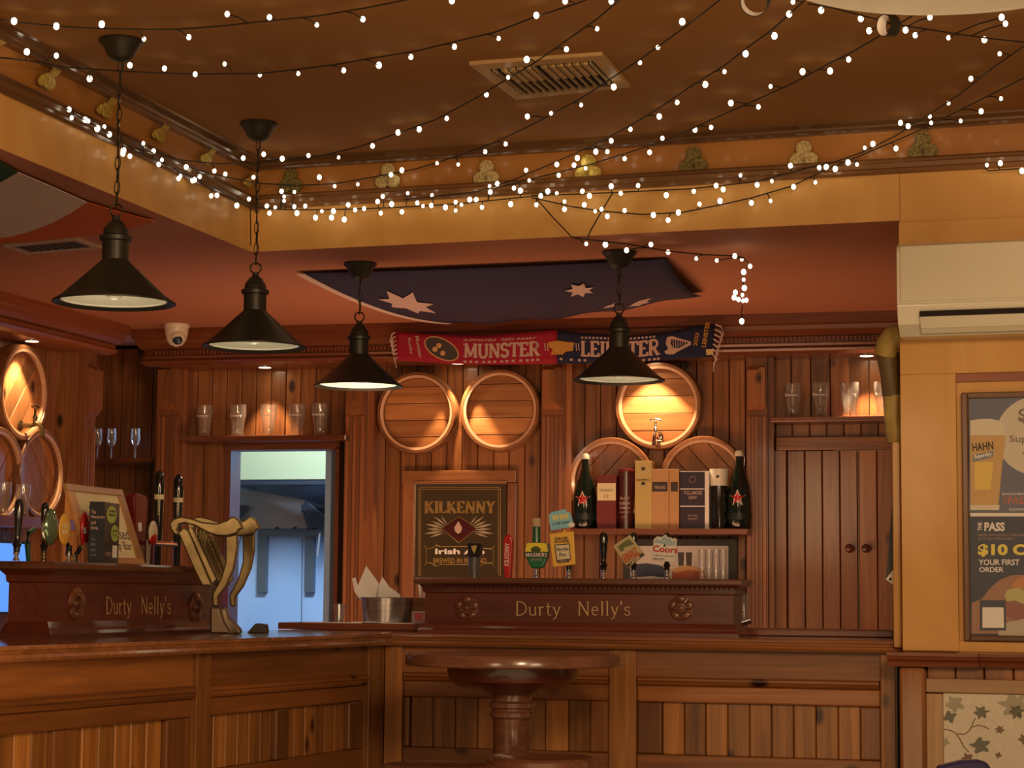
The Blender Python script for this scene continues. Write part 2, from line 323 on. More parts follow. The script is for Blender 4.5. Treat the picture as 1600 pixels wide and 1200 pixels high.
# glyphs: width, strokes (points, weight 1 = thick, 0 = thin), serif positions (x, y)
GL = {
 'D': (.72, [([(.12, 0), (.12, 1)], 1), ([(.12, 1)] + arc(.2, .5, .45, .5, 90, -90, 14) + [(.12, 0)], .6)], [(.12, 0), (.12, 1)]),
 'U': (.70, [([(.12, 1), (.12, .3)] + arc(.35, .3, .23, .3, 180, 360, 12) + [(.58, 1)], .9)], [(.12, 1), (.58, 1)]),
 'R': (.68, [([(.12, 0), (.12, 1)], 1), ([(.12, 1)] + arc(.3, .75, .24, .25, 90, -90, 10) + [(.12, .5)], .6), ([(.3, .5), (.58, 0)], 1)], [(.12, 0), (.12, 1), (.6, 0)]),
 'T': (.66, [([(.33, 0), (.33, 1)], 1), ([(.04, .78), (.04, .97), (.62, .97), (.62, .78)], .4)], [(.33, 0)]),
 'Y': (.68, [([(.1, 1), (.34, .5), (.34, 0)], 1), ([(.34, .5), (.58, 1)], .4)], [(.1, 1), (.58, 1), (.34, 0)]),
 'N': (.74, [([(.12, 0), (.12, 1)], .5), ([(.12, 1), (.62, 0)], 1), ([(.62, 0), (.62, 1)], .5)], [(.12, 0), (.08, 1), (.62, 1)]),
 'E': (.58, [([(.12, 0), (.12, 1)], 1), ([(.12, .97), (.5, .97), (.5, .8)], .4), ([(.12, .5), (.4, .5)], .4), ([(.12, .03), (.52, .03), (.52, .22)], .4)], [(.12, 0), (.12, 1)]),
 'L': (.56, [([(.12, 0), (.12, 1)], 1), ([(.12, .03), (.5, .03), (.5, .22)], .4)], [(.12, 0), (.12, 1)]),
 'S': (.56, [([(.48, .8)] + arc(.28, .75, .2, .22, 30, 250, 12) + arc(.28, .27, .22, .25, 75, -160, 14), .9)], []),
 'K': (.70, [([(.12, 0), (.12, 1)], 1), ([(.12, .42), (.56, 1)], .4), ([(.26, .58), (.6, 0)], 1)], [(.12, 0), (.12, 1), (.58, 1), (.6, 0)]),
 'I': (.30, [([(.15, 0), (.15, 1)], 1)], [(.15, 0), (.15, 1)]),
 'M': (.90, [([(.12, 0), (.14, 1)], .5), ([(.14, 1), (.44, .1)], 1), ([(.44, .1), (.74, 1)], .5), ([(.74, 1), (.76, 0)], 1)], [(.12, 0), (.76, 0), (.1, 1), (.78, 1)]),
 'A': (.72, [([(.08, 0), (.36, 1)], .4), ([(.36, 1), (.64, 0)], 1), ([(.18, .33), (.52, .33)], .4)], [(.08, 0), (.64, 0)]),
 'G': (.72, [(arc(.38, .5, .28, .48, 40, 320, 18) + [(.6, .45), (.42, .45)], .8)], []),
 'W': (.95, [([(.06, 1), (.28, 0)], 1), ([(.28, 0), (.48, 1)], .4), ([(.48, 1), (.7, 0)], 1), ([(.7, 0), (.9, 1)], .4)], [(.06, 1), (.9, 1)]),
 'C': (.66, [(arc(.38, .5, .28, .48, 45, 315, 18), .8)], []),
 'u': (.52, [([(.1, .62), (.1, .18)] + arc(.25, .18, .15, .17, 180, 330, 8), .8), ([(.42, .62), (.42, 0)], .8)], [(.06, .62), (.42, .62)]),
 'r': (.40, [([(.12, 0), (.12, .62)], .9), ([(.12, .42), (.2, .57), (.34, .6)], .7)], [(.12, 0), (.08, .62)]),
 't': (.36, [([(.16, .85), (.16, .15)] + arc(.26, .13, .1, .12, 180, 300, 6), .8), ([(.04, .62), (.33, .62)], .4)], []),
 'y': (.50, [([(.08, .62), (.26, .05)], .9), ([(.44, .62), (.2, -.18), (.06, -.27)], .5)], [(.08, .62), (.44, .62)]),
 'e': (.50, [([(.08, .34), (.42, .34)] + arc(.25, .32, .17, .3, 10, 310, 16), .7)], []),
 'l': (.26, [([(.13, 0), (.13, 1.02)], .9)], [(.13, 0), (.1, 1.02)]),
 "'": (.20, [([(.1, 1.02), (.08, .76)], .9)], []),
 's': (.42, [([(.35, .5)] + arc(.21, .47, .13, .14, 30, 250, 9) + arc(.21, .16, .15, .15, 75, -160, 10), .7)], []),
 ' ': (.42, [], []),
}
def serif(txt, thick=.1, thin=.05, sl=.13, sh=.045):
    vs = []; fs = []; x = 0
    def seg(a, b, w):
        a = Vector(a); b = Vector(b); d = b - a
        if d.length < 1e-6: return
        d.normalize(); n = Vector((-d.y, d.x)) * w / 2; a = a - d * w * .15; b = b + d * w * .15; i = len(vs)
        vs.extend([tuple(a + n), tuple(a - n), tuple(b - n), tuple(b + n)]); fs.append((i, i + 1, i + 2, i + 3))
    for ch in txt:
        w, st, sf = GL[ch]
        for pts, k in st:
            for a, b in zip(pts, pts[1:]): seg((x + a[0], a[1]), (x + b[0], b[1]), thin + (thick - thin) * k)
        for sx, sy in sf:
            yy = sy - sh / 2 if sy > .5 else sy + sh / 2
            seg((x + sx - sl, yy), (x + sx + sl, yy), sh)
        x += w + .04
    return vs, fs
def fit(glyph, x0, y0, x1, y1, fn):
    """scale a flat lettering into the box (x0 left, y0 bottom, x1 right, y1 top), then map each point with fn"""
    vs, fs = glyph; ax = min(v[0] for v in vs); bx = max(v[0] for v in vs); ay = min(v[1] for v in vs); by = max(v[1] for v in vs)
    mb = MB(); mb.add([fn(x0 + (v[0] - ax) / (bx - ax) * (x1 - x0), y0 + (v[1] - ay) / (by - ay) * (y1 - y0)) for v in vs], fs); return mb
def lettering(node, glyph, pxbox, v, m='goldtxt', name='lettering', F=None, rot=0):
    """pxbox = left, top, right, bottom in the photograph, laid on the plane v of the node's frame"""
    F = F or node.F; x0, y0, x1, y1 = pxbox; cx, cy = (x0 + x1) / 2, (y0 + y1) / 2
    def fn(x, y):
        q = F.uz(x, y, v); return (q[0], v, q[1])
    if rot:
        c, s = math.cos(R(rot)), math.sin(R(rot)); f0 = fn
        fn = lambda x, y: f0(cx + (x - cx) * c - (y - cy) * s, cy + (x - cx) * s + (y - cy) * c)
    return node.part(name, fit(glyph, x0, y1, x1, y0, fn), m, doubles=False)
def disc_poly(cx, cy, rx, ry, n=24, a0=0): return [(cx + rx * math.cos(a0 + 2 * math.pi * i / n), cy + ry * math.sin(a0 + 2 * math.pi * i / n)) for i in range(n)]
def pxpoly(F, pts, v): return [F.uz(x, y, v) for x, y in pts]
def plate(F, pts, v, t=.004):
    """polygon given in photo pixels as a thin plate whose front lies on plane v"""
    return MB().prism(pxpoly(F, pts, v), v, v + t, 'v')
def pxbox(F, x0, y0, x1, y1, v0, v1):
    cx, cy = (x0 + x1) / 2, (y0 + y1) / 2
    return MB().box(F.u(x0, cy, v0), F.u(x1, cy, v0), v0, v1, F.z(cx, y1, v0), F.z(cx, y0, v0))
# ================================================================ ROOM SHELL
ZV = .30                                    # plank wall plane behind the cornice front
uR = BW.u(1420, 600, ZV)
bc = BE.l(BL.w(0, 0, 0))
# beam bands, friezes, mouldings of the raised ceiling
zb1 = BE.z(393, 328.5)
zc = BE.z(405, 249, -.05)                   # raised ceiling
U1 = 3.2
u_corner = BE.l(atz(393, 394, ZL))[0]
n = struct('wall_back_beam', MB().box(u_corner, BE.u(1407, 345), 0, .12, ZL + .001, zb1), 'mustard', BE); n.o.name = 'wall_beam_back'
n = struct('wall_beam_left', MB().box(0, 6, 0, .12, ZL + .001, zb1), 'mustard', BL)
struct('wall_frieze_back', MB().box(u_corner - .04, U1, .015, .1, zb1 + .001, zc + .02), 'frieze', BE)
struct('wall_frieze_left', MB().box(-.04, 6, .015, .1, zb1 + .001, zc + .02), 'frieze', BL)
def miter(F, prof, u0, u1, k0=0, k1=0):
    """profile (v,z) swept along u, with ends shifted by k*v for a mitre"""
    mb = MB(); n = len(prof); mb.add([(u0 + k0 * v, v, z) for v, z in prof] + [(u1 + k1 * v, v, z) for v, z in prof],
        [tuple(range(n - 1, -1, -1)), tuple(range(n, 2 * n))] + [(i, (i + 1) % n, (i + 1) % n + n, i + n) for i in range(n)]); return mb
def low_prof(z0, h): return [(.02, z0), (-.008, z0), (-.014, z0 + .008), (-.014, z0 + h * .3), (-.022, z0 + h * .36), (-.030, z0 + h * .6), (-.022, z0 + h * .7), (-.022, z0 + h * .86), (-.012, z0 + h), (.02, z0 + h)]
def crown_prof(z1, h): return [(.02, z1 - h), (-.012, z1 - h), (-.018, z1 - h * .8), (-.030, z1 - h * .72), (-.034, z1 - h * .5), (-.058, z1 - h * .2), (-.062, z1), (.02, z1)]
hm = BE.z(405, 304, -.02) - zb1
hc = zc - BE.z(405, 263, -.03)
co = -1.0
struct('trim_1', miter(BE, low_prof(zb1, hm), u_corner, U1, co, 0), 'crown', BE)
struct('trim_2', miter(BL, low_prof(zb1, hm), 0, 6, co, 0), 'crown', BL)
struct('trim_3', miter(BE, crown_prof(zc, hc), u_corner, U1, co, 0), 'crown', BE)
struct('trim_4', miter(BL, crown_prof(zc, hc), 0, 6, co, 0), 'crown', BL)
# raised ceiling slab (one polygon inside the beams) and lowered ceiling outside of them
pc = BE.w(u_corner, 0, 0); pr = BE.w(U1, 0, 0); pl = BL.w(6, 0, 0)
struct('ceiling_raised', MB().prism([(pc.x - .05, pc.y + .05), (pr.x, pr.y + .05), (pr.x + .4, -2.5), (pl.x - .6, -2.5), (pl.x - .1, pl.y)], zc, zc + .05, 'z'), 'coffer', ID)
pcb = BE.w(u_corner, .01, 0); r1 = BE.w(U1, .001, 0)
far = BW.w(3.6, .5, 0); farl = BW.w(-2.2, .5, 0)
struct('ceiling_low_back', MB().prism([(pc.x, pc.y + .0005), (r1.x, r1.y), (far.x, far.y), (pc.x, farl.y)], ZL, ZL + .04, 'z'), 'terra', ID)
lo = BL.w(6, .001, 0)
struct('ceiling_low_left', MB().prism([(pc.x - .0005, pc.y + .0005), (pc.x - .001, farl.y), (-5.5, farl.y), (-5.5, lo.y), (lo.x, lo.y)], ZL, ZL + .04, 'z'), 'terra', ID)
struct('floor', MB().box(-6, 4, -3, 13, -.05, 0), noisy('dark_floor', (.05, .025, .012), (.09, .045, .02), (2, 2, 2), .35), ID)
# ---------------------------------------------------------------- back wall of planks
uO0, uO1 = BW.u(350, 850, ZV), BW.u(530, 850, ZV)      # pass-through opening
zO = BW.z(440, 699, ZV); zSh = BW.z(410, 683, ZV)
backing = MB()
backing.box(BW.u(246, 700, ZV), uO0 - .0, ZV + .018, ZV + .05, .5, ZL)
backing.box(uO1, 3.3, ZV + .018, ZV + .05, .5, ZL)
backing.box(uO0, uO1, ZV + .018, ZV + .05, zO, ZL)
wb = struct('wall_back', backing, 'dark', BW)
zTop = ZL - .06
bays = [(285, 540), (583, 845), (893, 1165), (1205, 1400)]
z_lo = .75
pw = .074
a0, a1 = BW.u(285, 640, ZV), BW.u(540, 640, ZV)
planks(wb, a0, a1, zSh, zTop, ZV, pw, 'plank')
planks(wb, a0, uO0, z_lo, zSh - .03, ZV + .002, .1, 'plank')
for x0, x1 in bays[1:3]: planks(wb, BW.u(x0 - 4, 640, ZV), BW.u(x1, 640, ZV), z_lo, zTop, ZV, pw + .004, 'plank')
d0, d1 = BW.u(1206, 600, ZV), BW.u(1420, 600, ZV)
planks(wb, d0, d1, BW.z(1300, 682, ZV), zTop, ZV, .083, 'plank')
# corner niche left of the first pilaster
nv = .62
nz0 = .8
nb = struct('wall_back_niche', MB().box(BW.u(40, 650, nv), BW.u(262, 650, nv), nv + .018, nv + .05, .5, ZL), 'dark', BW); nb.o.name = 'wall_niche'
planks(nb, BW.u(45, 650, nv), BW.u(262, 650, nv), nz0, ZL - .02, nv, .085, 'plank')
# pass-through jambs and head
struct('door_1', MB().box(uO0 + .001, uO0 + .03, ZV - .01, ZV + .12, .8, zO).box(uO1 - .02, uO1, ZV - .02, ZV + .12, .8, zO).box(uO0, uO1, ZV - .02, ZV + .12, zO - .012, zO + .035), 'shelf', BW)
# ---------------------------------------------------------------- cornice of the back wall
zcb = BW.z(1110, 557, .12)
H = ZL - zcb
uc0 = BW.u(205, 516, 0); uc1 = BW.u(1440, 500, 0)
prof = [(ZV + .02, ZL), (0, ZL), (0, ZL - .045), (.018, ZL - .052), (.022, ZL - .07), (.045, ZL - .09), (.05, ZL - H * .54), (.075, ZL - H * .56), (.075, ZL - H * .72), (.06, ZL - H * .74), (.07, ZL - H * .84), (.055, ZL - H * .87), (.06, zcb + .012), (.085, zcb), (ZV + .02, zcb)]
struct('trim_5', miter(BW, prof, uc0, uc1, .55, 0), 'trim', BW)
den = MB(); u = uc0 + .1; zd = ZL - H * .57
while u < uc1: den.box(u, u + .011, .060, .076, zd - .022, zd); u += .019
dn = struct('trim_dentils', den, 'trim', BW); dn.o['kind'] = 'stuff'; dn.o.name = 'dentil_course'
# frieze board behind the cornice bottom
# ---------------------------------------------------------------- pilasters of the back wall
PV = .20
def pilaster(x0, x1, side, nm):
    u0, u1 = BW.u(x0, 620, PV), BW.u(x1, 620, PV)
    p = struct(nm, MB().box(u0, u1, PV, ZV + .02, .8, zcb + .01), 'post', BW)
    p.part('side_board', MB().box(u1 + .001, u1 + side, PV + .02, ZV + .01, .8, zcb + .005), 'post')
    zf = BW.z(x0, 648, PV); w = (u1 - u0)
    k = 4
    for i in range(k + 1):
        c = u0 + w * (.14 + .72 * i / k); p.part('flute_bead', MB().box(c - .0065, c + .0065, PV - .008, PV + .001, .85, zf - .01), 'post')
    zt, zl = BW.z(x0, 572, PV), BW.z(x0, 640, PV)
    # corbel block with chamfered ends
    p.part('corbel', MB().prism([(PV, zl), (PV - .018, zl + .02), (PV - .018, zt - .02), (PV, zt)], u0 + w * .08, u0 + w * .93), 'post')
    p.part('corbel_cheek', MB().prism([(u0 + w * .42, zl + .05), (u0 + w * .92, zl + .005), (u0 + w * .92, zt - .01), (u0 + w * .66, zt - .01), (u0 + w * .42, zt - .05)], PV - .026, PV - .018, 'v'), 'plank')
    return p
pilaster(245, 283, .02, 'trim_6'); pilaster(540, 572, .035, 'trim_7'); pilaster(846, 882, .03, 'trim_8'); pilaster(1166, 1199, .025, 'trim_9')
# ---------------------------------------------------------------- left wall
LV = .25
zlb = LW.z(0, 518.5, .12)
HL = ZL - zlb
lprof = [(LV + .06, ZL), (0, ZL), (0, ZL - .045), (.018, ZL - .052), (.022, ZL - .07), (.045, ZL - .09), (.05, ZL - HL * .5), (.075, ZL - HL * .52), (.075, ZL - HL * .64), (.06, ZL - HL * .67), (.06, ZL - HL * .78), (.05, ZL - HL * .82), (.06, zlb + .012), (.085, zlb), (LV + .06, zlb)]
ule = LW.u(204, 512, 0)
struct('trim_10', miter(LW, lprof, -1.2, ule, 0, -.55), 'trim', LW)
den = MB(); u = -1.1; zd = ZL - HL * .53
while u < ule - .1: den.box(u, u + .011, .060, .076, zd - .022, zd); u += .019
dn = struct('dentil_course', den, 'trim', LW); dn.o['kind'] = 'stuff'
pu0, pu1 = LW.u(133, 620, .10), LW.u(150, 620, .10)
wl = struct('wall_left', MB().box(-1.3, pu1, LV + .018, LV + .05, .4, ZL).box(pu0 + .2, pu0 + 1.6, .66, .69, .4, ZL), 'dark', LW)
planks(wl, -1.3, pu0, .7, ZL - .03, LV, .09, 'plank')
planks(wl, pu0 + .2, pu0 + 1.5, .7, ZL - .03, .64, .09, 'plank')
p = struct('trim_11', MB().box(pu0, pu1, .10, LV + .03, .8, zlb + .01), 'post', LW)
p.part('side_board', MB().box(pu0 - .012, pu0 - .001, .115, LV + .02, .8, zlb + .005), 'plank')
zt, zl = LW.z(140, 572, .1), LW.z(140, 655, .1)
p.part('corbel', MB().prism([(.10, zl), (.06, zl + .05), (.06, zt - .02), (.10, zt)], pu0 + .01, pu1 - .01), 'post')
for i in range(4):
    c = pu0 + (pu1 - pu0) * (.14 + .24 * i); p.part('flute_bead', MB().box(c - .0065, c + .0065, .092, .101, .85, zl - .06), 'post')
# ---------------------------------------------------------------- right column wall (mustard washed timber)
uc = BE.u(1407, 500); cz = 1.0
z_rail = BE.z(1500, 1018, -.02)
wr = struct('wall_right', MB().box(uc, U1, 0, .30, z_rail - .02, zb1), 'mustard', BE)
z580 = BE.z(1550, 583); u1497 = BE.u(1497, 800)
wr.part('column_board', MB().box(uc, u1497, -.022, -.001, z_rail, z580 + .0), 'mustard', bev=.002)
wr.part('head_board', MB().box(uc, U1, -.022, -.001, z580, BE.z(1500, 345)), 'mustard', bev=.002)
wr.part('edge_batten', pxbox(BE, 1395, 690, 1408, 1012, .06, .1), 'mustard', bev=.004)
wr.part('groove_head', MB().box(u1497, U1, -.012, -.001, z580 - .028, z580 - .0005), 'trim')
wr.part('bottom_rail', MB().box(u1497, U1, -.012, -.001, z_rail, BE.z(1550, 1003)), 'mustard')
# dado below
zr0, zr1 = BE.z(1500, 1043, -.05), BE.z(1500, 1021, -.05)
def rail_prof(vf): h = zr1 - zr0; return [(.0, zr0), (vf + .02, zr0), (vf + .016, zr0 + h * .3), (vf + .022, zr0 + h * .42), (vf + .008, zr0 + h * .5), (vf + .004, zr0 + h * .72), (vf, zr0 + h * .78), (vf, zr1), (0, zr1)]
struct('trim_12', MB().prism(rail_prof(-.075), BE.u(1385, 1030, -.075), BE.u(1528, 1030, -.075)), 'trim', BE)
struct('trim_13', MB().prism(rail_prof(-.055), BE.u(1529, 1030, -.055), U1), 'trim', BE)
wd = struct('wall_right_dado', MB().box(uc - .0, U1, .02, .2, 0, z_rail - .03), 'dark', BE)
planks(wd, BE.u(1448, 1050, 0), U1, .55, zr0 - .002, 0, .09, 'plank')
wd.part('dado_post', MB().box(BE.u(1405, 1100, -.045), BE.u(1446, 1100, -.045), -.045, .02, .4, zr0 - .002), wood('glossy_post', (.20, .075, .025), (.34, .14, .05), 'z', knots=False, rough=.12, coat=.9), bev=.012)
# ================================================================ BAR
def bar_front(F, u0, u1, name, label, posts, rails_z, base):
    pass
# worktop (continuous L)
zt = ZB; th = .05
tprof = [(.62, zt), (.004, zt), (0, zt - .004), (.0, zt - .010), (.010, zt - .013), (.012, zt - .020), (.004, zt - .024), (.0, zt - .032), (.006, zt - .040), (.02, zt - .043), (.62, zt - .043)]
ur0, ur1 = 0, RB.u(1414, 1005)
ul1 = LB.l(atz(612, 990, ZB))[0]
wt = thing('bar_worktop', 'long varnished brown bar worktop with stepped moulded edge, turning a corner', 'worktop', RB, (0, 0, zt))
ang = RB.e.angle_signed(LB.e) if False else math.acos(max(-1, min(1, RB.e.dot(LB.e))))
kR = math.tan((math.pi / 2 - (math.pi - ang) / 2)) if False else math.tan(math.pi / 2 - (math.pi - ang) / 2)
kk = math.tan(math.pi / 2 - (math.pi - ang) / 2)
# inner corner mitre
mid = (math.pi - math.acos(max(-1, min(1, (-LB.e).dot(RB.e))))) 
half = math.acos(max(-1, min(1, (-LB.e).dot(RB.e)))) / 2
mk = 1 / math.tan(half)
wt.part('worktop_slab', miter(RB, tprof, 0, ur1, -mk, 0), 'bar_top')
# left run expressed in RB coordinates
def tr(mb, A, B):
    T = B.M.inverted() @ A.M
    mb.v = [tuple(T @ Vector(p)) for p in mb.v]; return mb
wt.part('worktop_slab', tr(miter(LB, tprof, -1.5, ul1, 0, mk), LB, RB), 'bar_top')
ledge_u0, ledge_u1 = RB.u(455, 984, .62), RB.u(1396, 990, .5)
zl_ = RB.z(1300, 983.5, .5)
def stiles(F, nm, label, ranges, zz, pm_v='bar_v', pm_h='bar_h', base=(0, 0, 0)):
    """ranges: list of bays (u0,u1,[(panel u0,u1)..]); zz: heights dict"""
    t = thing(nm, label, 'bar counter', F, base)
    return t
zr_t, zr_b = RB.z(1100, 1059, .05), RB.z(1100, 1072, .05)
zp_t, zp_b = RB.z(1100, 1099, .06), RB.z(1100, 1181, .06)
def front(F, label, posts, bays, panels, u_lo, u_hi):
    t = thing('bar_counter', label, 'bar counter', F, ((u_lo + u_hi) / 2, .3, 0))
    t.part('carcass', MB().box(u_lo, u_hi, .095, .5, 0, zt - .045), 'dark')
    for a, b in posts: t.part('post', MB().box(a, b, .045, .094, .1, zt - .044), 'bar_v', bev=.003)
    for a, b in bays:
        t.part('fascia_board', MB().box(a, b, .062, .094, zr_t, zt - .044), 'bar_h')
        h = zr_t - zr_b
        t.part('rail_moulding', MB().prism([(.094, zr_b), (.052, zr_b), (.046, zr_b + h * .25), (.052, zr_b + h * .45), (.044, zr_b + h * .55), (.044, zr_b + h * .8), (.058, zr_t), (.094, zr_t)], a + .004, b - .004), 'bar_h')
        t.part('top_rail', MB().box(a, b, .064, .094, zp_t, zr_b - .0005), 'bar_h', bev=.006)
        t.part('bottom_rail', MB().box(a, b, .064, .094, zp_b - .1, zp_b), 'bar_h', bev=.004)
        inb = sorted([p for p in panels if p[0] >= a - .01 and p[1] <= b + .01])
        xs = [a] + [q for p in inb for q in p] + [b]
        for i in range(0, len(xs), 2):
            if xs[i + 1] - xs[i] > .012: t.part('stile', MB().box(xs[i], xs[i + 1], .0655, .094, zp_b + .0005, zp_t - .0005), 'bar_stile', bev=.006)
        for p0, p1 in inb:
            planks(t, p0, p1, zp_b + .001, zp_t - .001, .086, .078, 'bar_v', t=.012, gap=.002)
            planks(t, a, b, .12, zp_b - .101, .080, .09, 'bar_v', t=.012) if p0 == inb[0][0] else None
    return t
r = lambda x, y=1120: RB.u(x, y, .05)
front(RB, 'panelled pine bar front on the right, behind the round table', [(-mk * .045 , r(628)), (r(952), r(994)), (r(1376), r(1400))], [(r(628), r(952)), (r(994), r(1376))], [(r(637), r(920)), (r(1032), r(1343))], -mk * .095, r(1400))
l = lambda x, y=1120: LB.u(x, y, .05)
zr_t, zr_b = LB.z(300, 1073, .045), LB.z(300, 1092, .045)
zp_t, zp_b = LB.z(200, 1131, .06), LB.z(496, 1180, .06)
front(LB, 'panelled pine bar front on the left, under the rounded drinks tower', [(l(305), l(327)), (l(574), ul1 + mk * .045)], [(-1.2, l(305)), (l(327), l(574))], [(l(-200), l(94)), (l(120), l(270)), (l(331), l(440)), (l(459), l(553))], -1.2, ul1 + mk * .095)
# raised ledge along the rear of the worktop
lg = one('bar_ledge', MB().box(ledge_u0, ledge_u1, .48, .70, zt + .001, zl_), 'shelf', 'narrow raised wooden ledge along the rear edge of the right bar top', 'ledge', RB, ((ledge_u0 + ledge_u1) / 2, .6, zt), bev=.004)
# ================================================================ DRINKS TOWERS
def rosette(node, u, z, v, r):
    mb = MB()
    mb.lathe([(r * .98, 0), (r * .98, -.003), (r * .9, -.004)], (u, v, z), 32, 'v')
    node.part('rosette_disc', mb, 'mahog', smooth=True)
    for i in range(5):
        a = 2 * math.pi * i / 5 + math.pi / 2; q = MB().sphere((0, 0, 0), 1, 12, 8, (r * .40, .006, r * .32))
        q.v = [(x * math.cos(a + math.pi / 2) - zz * math.sin(a + math.pi / 2) + u + math.cos(a) * r * .70, y + v - .004, x * math.sin(a + math.pi / 2) + zz * math.cos(a + math.pi / 2) + z + math.sin(a) * r * .70) for x, y, zz in q.v]
        node.part('rosette_petal', q, ROS, smooth=True)
    node.part('rosette_ring', MB().tube([(u + math.cos(k / 24 * 6.2832) * r * .46, v - .007, z + math.sin(k / 24 * 6.2832) * r * .46) for k in range(24)], .0035, 6, True), ROS, smooth=True)
    node.part('rosette_button', MB().sphere((u, v - .005, z), r * .2, 12, 8, (1, .45, 1)), ROS, smooth=True)
ROS = wood('carved_mahogany', (.12, .042, .02), (.19, .07, .032), 'x', rough=.3, knots=False, coat=.4)
def tower(F, u0, u1, v0, v1, zbase, ztop, label, dent):
    t = thing('drinks_tower', label, 'drinks tower', F, ((u0 + u1) / 2, (v0 + v1) / 2, zbase))
    h = ztop - zbase
    def ring(prof):   # prof: list (overhang, z) -> stacked rectangular rings
        mb = MB(); vs = []; fs = []
        for o, z in prof: vs += [(u0 - o, v0 - o, z), (u1 + o, v0 - o, z), (u1 + o, v1 + o, z), (u0 - o, v1 + o, z)]
        n = len(prof)
        for i in range(n - 1):
            for k in range(4): fs.append((i * 4 + k, i * 4 + (k + 1) % 4, i * 4 + 4 + (k + 1) % 4, i * 4 + 4 + k))
        fs += [(3, 2, 1, 0), (4 * n - 4, 4 * n - 3, 4 * n - 2, 4 * n - 1)]; return mb.add(vs, fs)
    t.part('base_moulding', ring([(.022, zbase), (.022, zbase + h * .06), (.014, zbase + h * .1), (.012, zbase + h * .14), (.003, zbase + h * .2), (.0, zbase + h * .22)]), 'mahog')
    t.part('body', ring([(0, zbase + h * .2201), (0, zbase + h * .72)]), 'mahog')
    t.part('neck_moulding', ring([(0, zbase + h * .7201), (.006, zbase + h * .74), (.008, zbase + h * .82), (.020, zbase + h * .88)]), 'mahog')
    t.part('top_slab', ring([(.026, zbase + h * .8801), (.034, zbase + h * .91), (.034, zbase + h * .97), (.028, ztop)]), ROS)
    if dent:
        d = MB(); u = u0 + .004
        while u < u1: d.box(u, u + .010, v0 - .014, v0 - .005, zbase + h * .80, zbase + h * .855); u += .0175
        t.part('dentil_course', d, 'mahog', kind='stuff')
    return t
v_t = .20
zt1 = RB.z(900, 903.5, v_t - .03)
tR = tower(RB, RB.u(664, 950, v_t), RB.u(1146, 950, v_t), v_t, v_t + .17, zt, zt1, 'long mahogany drinks tower with gold shop lettering on the right bar, below the taps', True)
tR.b = tR.b
for cx in (729.5, 1064): rosette(tR, RB.u(cx, 950, v_t), RB.z(cx, 950, v_t), v_t, .045)
lettering(tR, serif("Durty  Nelly's", .075, .045, .07, .03), (806, 939, 985, 968), v_t - .0015, 'goldtxt')
vL = 0.0
# left tower: end face towards the camera, long face towards the bar stools
uL0, uL1 = TL.u(75, 950, 0), TL.u(343, 950, 0)
zt2 = TL.z(84, 877, -.03)
wq = TL.w(uL0, 0, 0)
tL = tower(TL, uL0 + .0, uL1 - .0, 0, .13, zt, zt2, 'deep mahogany drinks tower with gold shop lettering on the left bar, beside the gilt harps', False)
for cx, cy in ((118, 943), (305, 949)): rosette(tL, TL.u(cx, cy, 0), TL.z(cx, cy, 0), 0, .052)
lettering(tL, serif("Durty  Nelly's", .085, .05, .07, .03), (166, 932, 267, 967), -.0015, 'goldtxt')
